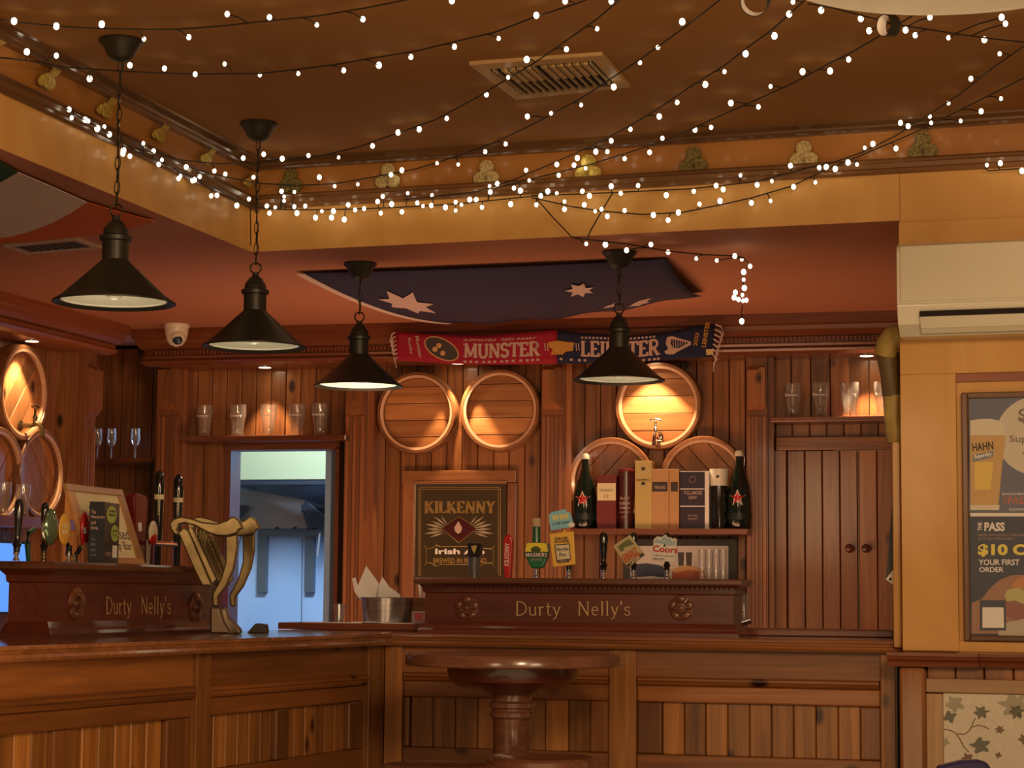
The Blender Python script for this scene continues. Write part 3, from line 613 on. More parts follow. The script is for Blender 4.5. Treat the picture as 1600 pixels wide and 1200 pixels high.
# ================================================================ PENDANT LAMPS
def pendant(px, py_can, py_rim, rimw, ztop, label, first=None):
    """canopy centre at px,py_can on a ceiling at ztop; rim at py_rim"""
    p = atz(px[0], py_can, ztop); D = p.y
    q = aty(px[1], py_rim, D); zr = q.z
    F = ID; x = q.x; y = q.y
    t = thing('pendant_lamp', label, 'lamp', F, (x, y, zr), 'pendant lamps over the bar')
    k = (rimw / FPX * D) / 2            # rim radius
    t.part('canopy', MB().lathe([(.062, ztop - zr), (.064, ztop - zr - .008), (.052, ztop - zr - .02), (.036, ztop - zr - .052), (.022, ztop - zr - .062), (.006, ztop - zr - .066)], (x, y, zr), 28), 'black', smooth=True)
    hn = k * .60                         # height of cone
    prof = [(k, .0), (k * 1.0, .003), (k * .90, k * .085), (k * .84, k * .125), (k * .24, hn + .015), (k * .22, hn + .02)]
    sh = t.part('lamp_shade', MB().lathe(prof, (x, y, zr), 48, cap=False), 'black', smooth=True)
    t.part('flange', MB().lathe([(k * .985, -.001), (k * .87, k * .073)], (x, y, zr), 48, cap=False), 'black', smooth=True)
    t.part('shade_lining', MB().lathe([(k * .872, k * .072), (k * .87, k * .080), (k * .80, k * .110), (k * .22, hn), (.001, hn + .001)], (x, y, zr), 48, cap=False), 'cream_in', smooth=True)
    t.part('rim_bead', MB().tube([(x + math.cos(a / 48 * 6.28318) * k * .855, y + math.sin(a / 48 * 6.28318) * k * .855, zr + k * .062) for a in range(48)], .0035, 6, True), 'cream_in', smooth=True)
    pl_ = bpy.data.lights.new('lamp_light', 'POINT'); pl_.energy = 6.0 if 500 < px[0] < 600 else 1.0; pl_.color = (1, .85, .6); pl_.shadow_soft_size = .03; po = bpy.data.objects.new('lamp_light', pl_); C.objects.link(po); po.location = (x, y, zr + hn * .15)
    z0 = hn + .018
    t.part('neck', MB().lathe([(k * .215, z0), (k * .215, z0 + .055), (k * .26, z0 + .058), (k * .265, z0 + .07), (k * .21, z0 + .075), (k * .20, z0 + .09), (k * .12, z0 + .112), (.012, z0 + .118), (.010, z0 + .13)], (x, y, zr), 32), 'black', smooth=True)
    t.part('lamp_bulb', MB().sphere((x, y, zr + hn * .35), .028, 16, 10), mat('unlit_bulb', (.7, .68, .6), .3), smooth=True)
    ztop_ring = zr + z0 + .13
    t.part('ring', MB().tube([(x + math.cos(a / 20 * 6.28318) * .018, y, ztop_ring + .016 + math.sin(a / 20 * 6.28318) * .018) for a in range(20)], .003, 6, True), 'chain', smooth=True)
    z = ztop_ring + .03; zz = ztop - .06; L = .034; n = int((zz - z) / L); L = (zz - z) / n
    for i in range(n):
        c = z + (i + .5) * L; pts = []
        for a in range(12):
            an = a / 12 * 6.28318; w = math.cos(an) * .0075; h = math.sin(an) * (L * .60)
            pts.append((x + (w if i % 2 else 0), y + (0 if i % 2 else w), c + h))
        t.part('chain_link', MB().tube(pts, .0019, 5, True), 'chain', smooth=True)
    t.part('flex', MB().tube([(x + .004 * math.sin(j), y, z + (zz - z) * j / 8) for j in range(9)], .0022, 5), 'cable', smooth=True)
    return t
pendant((185, 178), 62, 474, 193, zc, 'black cone pendant lamp on the far left, the largest and nearest')
pendant((402, 397), 192, 543, 165, zc, 'black cone pendant lamp hanging just right of the domed camera')
pendant((563, 560), 411, 604, 141, ZL, 'black cone pendant lamp hanging below the left end of the blue starry flag')
pendant((970, 967), 393, 595, 145, ZL, 'black cone pendant lamp covering the middle of the blue half of the scarf')
# ================================================================ ROUND TABLE AND STOOLS
pt = atz(801, 1021, 1.06); D = pt.y; tr_ = 333 / FPX * D / 2
F = ID; x, y = pt.x, pt.y
t = thing('round_table', 'tall round wooden pub table with worn top and turned pedestal', 'table', ID, (x, y, 0))
t.part('table_top', MB().lathe([(tr_ - .004, 1.022), (tr_, 1.026), (tr_, 1.052), (tr_ - .006, 1.06)], (x, y, 0), 64), 'table', smooth=True)
ar = 203 / FPX * D / 2
t.part('apron', MB().lathe([(.10, .953), (ar * .82, .957), (ar * .96, .975), (ar, 1.0), (ar, 1.0215)], (x, y, 0), 48), 'mahog', smooth=True)
cr = 62 / FPX * D / 2
t.part('pedestal', MB().lathe([(cr * 1.9, 0), (cr * 1.9, .04), (cr, .08), (cr * .93, .5), (cr * .96, .84), (cr * 1.0, .856), (cr * 1.12, .862), (cr * 1.14, .875), (cr * 1.02, .882), (cr * 1.02, .886), (cr * 1.15, .892), (cr * 1.15, .905), (cr * 1.0, .912), (cr * .98, .93), (cr * 1.25, .934), (cr * 1.42, .945), (cr * 1.45, .9525)], (x, y, 0), 40), 'table', smooth=True)
for nm, xx, yy, w, lb in (('a', 683, 1195, 178, 'round dark bar stool under the table, the nearer one on the left'), ('b', 845, 1182, 170, 'round dark bar stool under the table, the one behind on the right')):
    q = atz(xx, yy, .76); rr = w / FPX * q.y / 2
    s = thing('bar_stool', lb, 'stool', ID, (q.x, q.y, 0), 'stools around the round table')
    s.part('seat', MB().lathe([(rr - .02, .715), (rr, .73), (rr, .752), (rr - .01, .76), (rr - .025, .752), (.001, .750)], (q.x, q.y, 0), 48), 'table', smooth=True)
    for k in range(4):
        a = math.pi / 4 + k * math.pi / 2; s.part('leg', MB().tube([(q.x + math.cos(a) * rr * .6, q.y + math.sin(a) * rr * .6, .72), (q.x + math.cos(a) * rr * 1.05, q.y + math.sin(a) * rr * 1.05, 0)], .016, 10), 'table', smooth=True)
    s.part('foot_ring', MB().tube([(q.x + math.cos(a / 32 * 6.28318) * rr * .9, q.y + math.sin(a / 32 * 6.28318) * rr * .9, .25) for a in range(32)], .009, 8, True), 'chain', smooth=True)
# ================================================================ BARRELS
def clip(poly, nx, ny, c):   # keep nx*x+ny*y<=c
    out = []
    for i in range(len(poly)):
        a, b = poly[i], poly[(i + 1) % len(poly)]; da = nx * a[0] + ny * a[1] - c; db = nx * b[0] + ny * b[1] - c
        if da <= 0: out.append(a)
        if (da < 0) != (db < 0) and abs(da - db) > 1e-12: t = da / (da - db); out.append((a[0] + t * (b[0] - a[0]), a[1] + t * (b[1] - a[1])))
    return out
def barrel(F, cx, cy, rpx, V, label, ang, bw=.08, tap=None, zmin=None):
    u, z = F.uz(cx, cy, V - .05); dd = (F.w(u, V, z) - O3).length; ro = rpx / FPX * dd
    t = thing('barrel', label, 'barrel', F, (u, V, z), 'barrel heads on the walls')
    rim = MB().lathe([(ro * .985, 0), (ro, -.02), (ro * .985, -.062), (ro * .965, -.068), (ro * .90, -.068), (ro * .885, -.060), (ro * .845, -.058), (ro * .84, -.050), (ro * .84, 0)], (u, V, z), 64, 'v', cap=False)
    t.part('rim', rim, 'rim', smooth=True)
    t.part('lit_edge_ring', MB().lathe([(ro * .846, -.0505), (ro * .846, -.0585), (ro * .90, -.0625), (ro * .905, -.0665), (ro * .838, -.0625), (ro * .838, -.0505)], (u, V, z), 64, 'v', cap=False), 'lip_lit', smooth=True)  # thin pale ring imitating the lit inner edge of the rim
    nx, ny = -math.sin(R(ang)), math.cos(R(ang)); rr = ro * .842; w = bw; k = math.ceil(rr / w)
    base = disc_poly(0, 0, rr, rr, 48)
    for i in range(-k, k + 1):
        c0 = (i - .5) * w + w * .1; p = clip(clip(base, nx, ny, c0 + w - .003), -nx, -ny, -c0)
        if len(p) > 2:
            m = MB().prism([(u + a, z + b) for a, b in p], V - .028 - .0015 * (i % 2), V - .004, 'v')
            cu_, cz_ = u, z
            b = t.part('head_board', m, 'barrel' if abs(ang) < 5 else BARD, bev=.0015)
    return t, u, z, ro
BARD = wood('barrel_pine_diagonal', (.26, .095, .035), (.48, .20, .075), 'z')
bl = [barrel(BW, 651.5, 645, 65, ZV, 'round barrel head left of the other of the touching pair above the pub mirror', 0),
      barrel(BW, 782, 641, 65, ZV, 'round barrel head on the right of the touching pair above the pub mirror', 0),
      barrel(BW, 1029, 634, 69, ZV, 'brightly lit round barrel head with a tap, above the spirit boxes', 0),
      barrel(BW, 955, 752, 69, ZV - .002, 'barrel head with diagonal boards, half hidden behind the maroon spirit box', 48),
      barrel(BW, 1099, 750, 69, ZV - .002, 'barrel head with diagonal boards behind the dark purple spirit box', -48),
      barrel(LW, 34, 613, 74, LV, 'round barrel head with a brass tap on the left wall, under the downlight', 50),
      barrel(LW, -5, 742, 74, LV - .002, 'dim barrel head cut by the left edge of the view, below the tapped one', 50),
      barrel(LW, 62, 741, 70, LV - .004, 'dim barrel head with diagonal boards beside the left wall post', -50)]
# barrel taps
def barrel_tap(F, cx, y0, y1, v, m, label):
    z0, z1 = F.z(cx, y1, v), F.z(cx, y0, v); u = F.u(cx, (y0 + y1) / 2, v); h = z1 - z0
    t = thing('barrel_tap', label, 'tap', F, (u, v, z0 + h * .4), 'taps on the barrel heads')
    t.part('spout', MB().tube([(u, v + .035, z0 + h * .35), (u, v - .02, z0 + h * .35), (u, v - .05, z0 + h * .42), (u, v - .075, z0 + h * .30), (u, v - .08, z0)], [.013, .011, .012, .010, .011], 12), m, smooth=True)
    t.part('stem', MB().lathe([(.014, z0 + h * .38), (.010, z0 + h * .45), (.012, z0 + h * .62), (.006, z0 + h * .68), (.006, z0 + h * .88)], (u, v - .04, 0), 14), m, smooth=True)
    t.part('handle', MB().tube([(u - .026, v - .04, z0 + h * .92), (u - .014, v - .04, z0 + h * .96), (u + .014, v - .04, z0 + h * .96), (u + .026, v - .04, z0 + h * .92)], [.007, .005, .005, .007], 10), m, smooth=True)
    t.part('flange', MB().lathe([(.024, .034), (.024, .026), (.012, .020)], (u, v, z0 + h * .35), 20, 'v'), m, smooth=True)
barrel_tap(BW, 1027, 655, 697, ZV - .07, 'chrome', 'shiny chrome tap on the brightly lit barrel above the spirit boxes')
barrel_tap(LW, 42, 632, 683, LV - .07, 'brass', 'brass tap on the lit barrel head of the left wall')
# ================================================================ SHELVES
def shelf(F, x0, x1, ytop, ybot, v0, v1, label, m='shelf', xm=None):
    xm = (x0 + x1) / 2; z0, z1 = F.z(xm, ybot, v0), F.z(xm, ytop, v0); u0, u1 = F.u(x0, ytop, v0), F.u(x1, ytop, v0)
    one('shelf', MB().box(u0, u1, v0, v1, z0, z1), m, label, 'shelf', F, ((u0 + u1) / 2, v1, z0), 'wall shelves', bev=.004); return z1
vs = .14
zA = shelf(BW, 281, 540, 680, 689, vs, ZV - .001, 'wooden shelf over the kitchen hatch carrying five glasses')
zD = shelf(BW, 1203, 1397, 650, 658.5, vs, ZV - .001, 'wooden shelf at the right carrying four glasses over the cupboard')
zC = shelf(BW, 893, 1169, 826, 835, .08, ZV - .001, 'wooden shelf carrying spirit boxes and two big star bottles')
zLs = shelf(LW, -60, 118, 806, 824, .03, LV - .075, 'bluish lit shelf on the left wall below the barrels')
nz = BW.z(215, 716, .3)
q = [BW.uz(143, 714, .36)[0], BW.uz(192, 716, .3)[0], BW.uz(247, 716, .3)[0]]
one('shelf', MB().prism([(q[0], .34), (q[1], .27), (q[2], .27), (q[2], nv - .001), (q[0] - .1, nv - .001)], nz - .02, nz, 'z'), 'shelf', 'small dark angled shelf in the corner niche with stemmed glasses', 'shelf', BW, (q[1], nv, nz), 'wall shelves')
# ================================================================ GLASSES
def pint(F, u, v, z, h, w, label, group, logo=True):
    t = thing('pint_glass', label, 'glass', F, (u, v, z), group); r = w / 2
    p = [(r * .78, 0), (r * .80, h * .04), (r * .70, h * .10), (r * .68, h * .2), (r * .80, h * .42), (r * .98, h * .65), (r * 1.0, h * .8), (r * .97, h)]
    inn = [(a - .0022, max(b, h * .07)) for a, b in reversed(p) if b > h * .06]
    t.part('bowl', MB().lathe(p + inn + [(.0005, h * .07)], (u, v, z), 28, cap=False).lathe([(.0005, 0), (r * .78, 0)], (u, v, z), 28, cap=False), 'glass', smooth=True)
    if logo:
        mb = MB(); vs_, fs_ = sans('Carlsbro' if False else 'Brewery', .01); ax = min(a for a, b in vs_); bx = max(a for a, b in vs_)
        f = lambda a, b: (u + math.sin(((a - ax) / (bx - ax) - .5) * 1.7) * (r * 1.0 + .0006), v - math.cos(((a - ax) / (bx - ax) - .5) * 1.7) * (r * 1.0 + .0006), z + h * .60 + b * h * .13)
        t.part('etched_mark', MB().add([f(a, b) for a, b in vs_], fs_), mat_etch, doubles=False)
    return t
mat_etch = mat('white_glass_print', (.8, .75, .7), .5)
ords = ['first', 'second', 'third', 'fourth', 'fifth']
g0 = None
def row(xs, F, vv, z, hpx, wpx, where, grp):
    first = None
    for i, x in enumerate(xs):
        u = F.u(x, 640, vv); d = (F.w(u, vv, z) - O3).length
        lb = 'clear tulip pint glass, %s from the left on the shelf %s' % (ords[i], where)
        if not first: first = pint(F, u, vv, z, hpx / FPX * d, wpx / FPX * d, lb, grp)
        else: dup(first, (u, vv, z), lb)
row([320.5, 372, 420, 464.5, 500.5], BW, .20, zA + .0005, 49, 26, 'over the kitchen hatch', 'pint glasses over the kitchen hatch')
row([1239, 1282.5, 1328, 1380], BW, .20, zD + .0005, 53, 28.5, 'over the cupboard', 'pint glasses over the cupboard')
def goblet(F, x, y0, y1, wpx, v, label, grp):
    u, zb = F.uz(x, y1, v); zt_ = F.z(x, y0, v); h = zt_ - zb; r = wpx / FPX * 9.6 / 2; zb = nz + .0005
    t = thing('wine_glass', label, 'glass', F, (u, v, zb), grp)
    t.part('foot', MB().lathe([(r * .8, 0), (r * .75, .002), (.004, .006), (.003, h * .4)], (u, v, zb), 24), 'glass', smooth=True)
    t.part('bowl', MB().lathe([(.003, h * .4), (r * .7, h * .48), (r, h * .65), (r * .85, h), (r * .82, h), (r * .96, h * .65), (r * .66, h * .5), (.0005, h * .43)], (u, v, zb), 24, cap=False), 'glass', smooth=True)
for i, x in enumerate((152, 174, 211)): goblet(BW, x, 663, 712, 17, .42, 'stemmed wine glass, %s from the left in the dark corner niche' % ords[i], 'wine glasses in the corner niche')
u_, z_ = LW.uz(35, 812, .1); d_ = (LW.w(u_, .12, z_) - O3).length
pint(LW, u_, .10, zLs + .0005, 50 / FPX * d_, 24 / FPX * d_, 'empty clear glass on the bluish left wall shelf', 'glasses on the left shelf', False)
u_ = LW.u(-2, 812, .12); pint(LW, u_, .10, zLs + .0005, 50 / FPX * d_, 24 / FPX * d_, 'clear glass cut by the left edge of the view', 'glasses on the left shelf', False)
# ================================================================ DOWNLIGHTS
def downlight(F, x, y, v, zc_, label, power, aim, ang=60, col=(1, .66, .36)):
    u = F.u(x, y, v); t = thing('downlight', label, 'light', F, (u, v, zc_), 'downlights under the cornice')
    t.part('bezel', MB().lathe([(.042, 0), (.042, -.004), (.030, -.005)], (u, v, zc_), 28, cap=False), 'chrome', smooth=True)
    t.part('lens', MB().lathe([(.0305, -.003), (.001, -.0045)], (u, v, zc_), 24, cap=False), 'glow', smooth=True)
    p = F.w(u, v, zc_ - .015); a = F.w(*aim) if aim else p - Vector((0, 0, 1)); spot('downlight_beam', p, a, power, col, ang, .18)
zs = zcb
def au(x, v, y=600): return BW.u(x, y, v)
downlight(BW, 414, 571, .19, zs, 'small round downlight glowing over the five glasses left', 26, (au(416, .24), .25, 1.2), 62)
downlight(BW, 1354, 549, .19, zs, 'small round downlight glowing over the four glasses right', 42, (au(1356, .25), .26, 1.2), 62)
downlight(BW, 716, 566, .17, zs, 'small downlight hidden by the scarf between the two barrel heads', 30, (au(716, .24), .24, 1.1), 66)
downlight(BW, 1015, 560, .17, zs, 'small downlight hidden by the fourth lamp over the tapped barrel', 32, (au(1022, .25), .25, 1.3), 84)
downlight(LW, 50, 541, .14, zlb, 'bright downlight under the left cornice beside the barrel', 34, (LW.u(30, 640, .2), .24, 1.3), 70, (1, .74, .38))
# ================================================================ SHELF GOODS
def bottle(x, top, bot, wpx, label):
    v = .165; u = BW.u(x, 780, v); d = 9.5; h = (bot - top) / FPX * d; r = wpx / FPX * d / 2; z = zC + .0005
    t = thing('magnum_bottle', label, 'bottle', BW, (u, v, z), 'big star bottles at the ends of the shelf')
    t.part('glass_body', MB().lathe([(r * .9, 0), (r, h * .03), (r, h * .42), (r * .86, h * .55), (r * .5, h * .72), (r * .3, h * .82), (r * .26, h * .93)], (u, v, z), 36), 'dgreen', smooth=True)
    t.part('stopper', MB().lathe([(r * .36, h * .93), (r * .36, h * .97), (r * .26, h * 1.0), (r * .1, h * 1.005)], (u, v, z), 20), 'white', smooth=True)
    t.part('wire_bail', MB().tube([(u + r * .38, v, z + h * .80), (u + r * .46, v, z + h * .9), (u + r * .36, v, z + h * .965)], .0018, 6), 'chrome', smooth=True)
    def star(ro, ri, off, m, nm):
        pts = [(math.sin(math.pi * k / 5) * (ro if k % 2 == 0 else ri), math.cos(math.pi * k / 5) * (ro if k % 2 == 0 else ri)) for k in range(10)]
        rb = r + off; c = z + h * .39; vs_ = [(u, v - rb, c)] + [(u + rb * math.sin(a / rb), v - rb * math.cos(a / rb), c + b) for a, b in pts]
        vs_ += []
        t.part(nm, MB().add(vs_, [(0, 1 + k, 1 + (k + 1) % 10) for k in range(10)]), m)
    star(r * .72, r * .30, .0008, 'paper', 'star_outline'); star(r * .58, r * .24, .0016, 'red', 'star_mark')
    t.part('label_band', MB().lathe([(r + .0007, h * .12), (r + .0007, h * .2)], (u, v, z), 36, cap=False), mat('dark_label', (.012, .02, .016), .4), smooth=True)
bottle(914, 705, 825, 38, 'big dark green magnum bottle with red star at the left end of the shelf')
bottle(1155, 702, 825, 38, 'big dark green magnum bottle with red star at the right end of the shelf')
def carton(nm, x0, x1, top, bot, m, label, dep=.075, v=.125, cat='box', side=None):
    u0, u1 = BW.u(x0, 780, v), BW.u(x1, 780, v); d = (BW.w(u0, v, 1.5) - O3).length; h = (bot - top) / FPX * d * 1.0; z = zC + .0005
    t = thing(nm, label, cat, BW, ((u0 + u1) / 2, v + dep / 2, z), 'spirit cartons on the shelf'); t.part('carton', MB().box(u0, u1, v, v + dep, z, z + h), m, bev=.0012); t.h = h; t.z = z; t.v = v; t.u0 = u0; t.u1 = u1
    return t
def pl(t, box, m, nm='label_panel', v=None):
    v = (v or t.v) - .0012; x0, y0, x1, y1 = box
    return t.part(nm, plate(BW, [(x0, y1), (x1, y1), (x1, y0), (x0, y0)], v, .001), m)
t = carton('spirit_box', 933, 962.5, 743, 826, 'maroon', 'maroon spirit box with cream band, beside the left star bottle'); pl(t, (933.3, 755, 962.2, 782), 'cream')
lettering(t, sans('REDBREAST'), (937, 764, 959, 768), t.v - .0016, 'ink'); lettering(t, sans('12'), (944, 773, 951, 778), t.v - .0016, 'ink')
v = .165; u = BW.u(978, 780, v); d = 9.5; z = zC + .0005; h = 95 / FPX * d; r = 12.5 / FPX * d
t = thing('spirit_tube', 'dark maroon cylindrical spirit tube with cream lettering beside the gold box', 'tube', BW, (u, v, z), 'spirit cartons on the shelf')
t.part('tube', MB().lathe([(r, 0), (r, h - .012)], (u, v, z), 32), mat('maroon_tube', (.07, .012, .014), .3, coat=.4), smooth=True); t.part('lid', MB().lathe([(r * 1.02, h - .0118), (r * 1.02, h), (r, h + .001)], (u, v, z), 32), 'maroon', smooth=True)
def wrap(t, u, v, r, glyph, w, z0, z1, m, nm='lettering'):
    return t.part(nm, fit(glyph, -w / 2, z0, w / 2, z1, lambda a, b: (u + (r + .0008) * math.sin(a / r), v - (r + .0008) * math.cos(a / r), b)), m, doubles=False)
wrap(t, u, v, r, sans('GREEN SPOT' if False else 'QUIET', .02), r * 1.4, z + h * .48, z + h * .53, 'bone'); wrap(t, u, v, r, sans('DUBLIN', .02), r * 1.5, z + h * .40, z + h * .45, 'bone'); wrap(t, u, v, r, sans('DUBLIN', .02), r * 1.4, z + h * .33, z + h * .37, 'bone'); wrap(t, u, v, r, sans('WHISKEY'), r * 1.5, z + h * .26, z + h * .29, 'bone'); wrap(t, u, v, r, sans('IRISH'), r * .6, z + h * .18, z + h * .21, 'bone')
t = carton('spirit_box', 992, 1018.5, 720, 826, 'goldcard', 'tall gold spirit box, the tallest on the shelf')
pl(t, (992.2, 750, 1018.3, 752), 'gold', 'print_band'); pl(t, (992.2, 775, 1018.3, 778), 'gold', 'print_band'); pl(t, (992.2, 809, 1018.3, 810), 'gold', 'print_band')
lettering(t, sans('BUSHMILLS'), (995, 748, 1016, 752), t.v - .003, 'ink'); pl(t, (1002, 730, 1008, 735), 'ink', 'crest'); pl(t, (1002, 753, 1008, 758), 'ink', 'crest')
t = carton('spirit_box', 1017.5 + 1.2, 1045, 733, 826, 'tan', 'plain tan spirit box with a black label, beside the gold box'); pl(t, (1019, 753, 1043, 768), 'ink'); lettering(t, serif('TEELING' if False else 'KILKENNY'.replace('KILKENNY', 'GREENER'.replace('G', 'T'))) if False else sans('TEELING', .02), (1022, 759, 1040, 764), t.v - .0025, 'bone')
t = carton('spirit_box', 1045.7, 1061, 733, 826, 'tan', 'narrow tan spirit box with a small black label, before the purple box'); pl(t, (1048, 753, 1059, 768), 'ink')
t = carton('spirit_box', 1062.2, 1101, 736, 826, 'purple', 'dark purple spirit box with white rules and lettering')
for yy in (764, 791): pl(t, (1062.5, yy - .7, 1100.8, yy + .7), 'paper', 'rule')
pl(t, (1062.4, 736, 1100.8, 737.3), 'paper', 'rule')
lettering(t, sans('TULLAMORE', .02), (1068, 767, 1097, 773), t.v - .0016, 'bone'); lettering(t, sans('DEW', .02), (1076, 775, 1089, 780), t.v - .0016, 'bone'); lettering(t, sans('IRISH WHISKEY'), (1075, 804, 1090, 807), t.v - .0016, 'bone'); lettering(t, sans('LEGENDARY'), (1075, 809, 1090, 812), t.v - .0016, 'bone')
uu, zz = BW.uz(1082, 749, t.v); t.part('round_crest', MB().tube([(uu + .014 * math.cos(a / 20 * 6.283), t.v - .001, zz + .014 * math.sin(a / 20 * 6.283)) for a in range(20)], .001, 5, True), 'bone')
t.part('white_side', MB().box(t.u1 + .0003, t.u1 + .019, t.v + .002, t.v + .07, t.z, t.z + t.h), 'paper')
v = .16; u = BW.u(1123.5, 780, v); r = 14 / FPX * 9.4; h = 95 / FPX * 9.4
t = thing('spirit_tube', 'black cylindrical spirit tube with cream top and ring emblem', 'tube', BW, (u, v, z), 'spirit cartons on the shelf')
t.part('tube', MB().lathe([(r * .96, 0), (r, h * .02), (r, h * .72)], (u, v, z), 36), 'blackgl', smooth=True); t.part('cream_cap', MB().lathe([(r * 1.0, h * .7201), (r * 1.01, h * .76), (r * 1.08, h)], (u, v, z), 36), 'white', smooth=True)
t.part('round_crest', MB().tube([(u + (r + .001) * math.sin(.9 * math.cos(a / 24 * 6.283)), v - (r + .001) * math.cos(.9 * math.cos(a / 24 * 6.283)), z + h * .36 + .036 * math.sin(a / 24 * 6.283)) for a in range(24)], .0009, 5, True), 'brass')
t.part('cap_dot', MB().sphere((u, v - r * 1.05, z + h * .87), .007, 12, 8, (1, .3, 1)), 'ink', smooth=True)
# ================================================================ LOWER BACK BAR
t = thing('framed_picture', 'dark framed beer picture under the spirit shelf, behind the two right taps', 'picture', BW, (BW.u(1062, 880, .28), .28, BW.z(1062, 935, .28)))
t.part('frame', pxbox(BW, 974, 841, 1152, 940, .27, .297), mat('black_frame', (.02, .014, .014), .4), bev=.003)
t.part('print', plate(BW, [(985, 932), (1138, 932), (1138, 853), (985, 853)], .2685, .001), mat('pale_print', (.52, .47, .45), .5))
t.part('print_dark_shape', plate(BW, [(992, 902), (990, 882), (1010, 880), (1030, 883), (1046, 890), (1040, 903), (1020, 900)], .2675, .001), mat('print_navy', (.02, .03, .07), .5))
t.part('print_red_cushion', plate(BW, [(1050, 905), (1050, 893), (1062, 885), (1080, 884), (1098, 889), (1105, 905)], .2665, .001), mat('print_rust', (.40, .10, .04), .5))
t.part('print_pale_edge', plate(BW, [(1050, 891), (1062, 885), (1080, 884), (1098, 889), (1098, 893), (1075, 890), (1055, 895)], .2660, .001), 'tan')
for a, b in ((1059, 1069), (1071.5, 1081.5)): t.part('print_pint', plate(BW, [(a + 1, 884), (b - 1, 884), (b, 863), (a, 863)], .2672, .0005), 'ink')
glx = [(1097, 905, 858), (1108, 905, 861), (1119, 905, 857), (1130, 905, 860)]
g = None
for i, (x, y1, y0) in enumerate(glx):
    vv = .10; u, z = BW.uz(x, 922, vv); lb = 'tall clear glass, %s from the left of four behind the drinks tower end' % ords[i]
    if g is None: g = pint(BW, u, vv, z, (922 - 858) / FPX * 9.4, 13 / FPX * 9.4, lb, 'tall glasses at the back bar', False)
    else: dup(g, (u, vv, z), lb)
bb = one('back_counter', MB().box(BW.u(960, 940, .04), BW.u(1143, 940, .04), .04, .22, .75, BW.z(1100, 922.5, .1)), 'shelf', 'small dark counter behind the drinks tower carrying the tall glasses', 'counter', BW, (BW.u(900, 940, 0), .1, .9))
for i, x in enumerate((1150, 1163)):
    vv = .6; u, z = RB.uz(x, 980, vv); pint(RB, u, vv, zl_ + .0005, 55 / FPX * 7.5, 13 / FPX * 7.5, 'tall clear glass %s the right end of the drinks tower' % ('just behind' if i == 0 else 'furthest right, beside'), 'glasses right of the tower', False)
u, z = RB.uz(1170, 979, .6)
t = one('bottle_opener', MB().tube([(u - .022, .55, zl_ + .014), (u + .018, .55, zl_ + .026)], .009, 12), 'chrome', 'short shiny metal tube lying right of the drinks tower', 'bar tool', RB, (u, .55, zl_), smooth=True)
# ================================================================ PUB MIRROR
t = thing('pub_mirror', 'wood framed pub mirror with gold brewery lettering, below the barrel pair', 'mirror', BW, (BW.u(718, 830, .27), .28, BW.z(718, 912, .28)))
vm = .262
def fr(x0, y0, x1, y1, v0, v1): return pxbox(BW, x0, y0, x1, y1, v0, v1)
t.part('frame_board', fr(628, 735, 806, 753.5, vm, ZV - .001), 'plank_h', bev=.003); t.part('frame_board', fr(628, 754, 646, 960, vm, ZV - .001), 'post', bev=.003); t.part('frame_board', fr(792, 754, 806, 960, vm, ZV - .001), 'post', bev=.003)
t.part('inner_bead', fr(646.5, 752, 791.5, 756, vm - .012, vm + .02), 'rim', bev=.002)
mg = t.part('mirror_glass', plate(BW, [(647, 912), (791, 912), (791, 756), (647, 756)], .278, .004), 'mirror')
vg = .2765
lettering(t, serif('KILKENNY', .24, .07, .15, .05), (663, 782, 775, 803), vg, 'darkgold')
rn = lambda pts, w=.0016: MB().tube([(*([BW.uz(x, y, vg)[0]]), vg, BW.uz(x, y, vg)[1]) for x, y in pts], w, 5)
t.part('diamond_field', plate(BW, [(690, 826), (717, 848), (745, 826), (717, 807)], vg, .0008), mat('dark_red_enamel', (.06, .006, .01), .3))
t.part('diamond_line', MB().tube([(BW.u(x, y, vg), vg - .001, BW.z(x, y, vg)) for x, y in ((690, 826), (717, 848), (745, 826), (717, 807))], .0018, 5, True), 'darkgold')
t.part('flame_mark', plate(BW, [(711, 830), (710, 824), (714, 818), (716, 814), (719, 819), (722, 825), (720, 832), (715, 834)], vg - .0015, .0008), 'bone')
etch = mat('etched_silver', (.33, .26, .18), .5)
for sx in (-1, 1):
    for k in range(7):
        a = R(20 + k * 17 - 50); L1 = 20; L2 = 38 + (k % 2) * 6
        x0 = 717 + sx * (14 + 10 * math.cos(a)); y0 = 828 - 8 * math.sin(a); x1 = 717 + sx * (18 + L2 * math.cos(a) * .85); y1 = 828 - L2 * .6 * math.sin(a)
        mx, my = (x0 + x1) / 2, (y0 + y1) / 2; nx, ny = -(y1 - y0) * .07, (x1 - x0) * .07
        if abs(x1 - 717) > 26: t.part('etched_barley', plate(BW, [(x0, y0), (mx + nx, my + ny), (x1, y1), (mx - nx, my - ny)], vg + .0003, .0006), etch)
for box in ((654, 762, 655.2, 900), (657, 764, 657.8, 898), (781, 762, 782.2, 900), (778, 764, 778.8, 898)): t.part('gilt_line', plate(BW, [(box[0], box[3]), (box[2], box[3]), (box[2], box[1]), (box[0], box[1])], vg, .0008), 'darkgold')
for y in (761, 764): t.part('gilt_line', plate(BW, [(656, y + .8), (781, y + .8), (781, y), (656, y)], vg, .0008), 'darkgold')
t.part('banner_line', rn([(663, 852), (666, 857), (674, 857), (682, 852), (688, 854), (740, 854), (746, 852), (756, 857), (768, 858), (773, 853)]), 'darkgold'); t.part('banner_line', rn([(663, 884), (666, 879), (674, 880), (682, 885), (688, 882), (740, 882), (748, 885), (760, 880), (770, 880), (772, 886)]), 'darkgold')
t.part('banner_line', rn([(666, 857), (666, 879)]), 'darkgold'); t.part('banner_line', rn([(771, 857), (771, 879)]), 'darkgold')
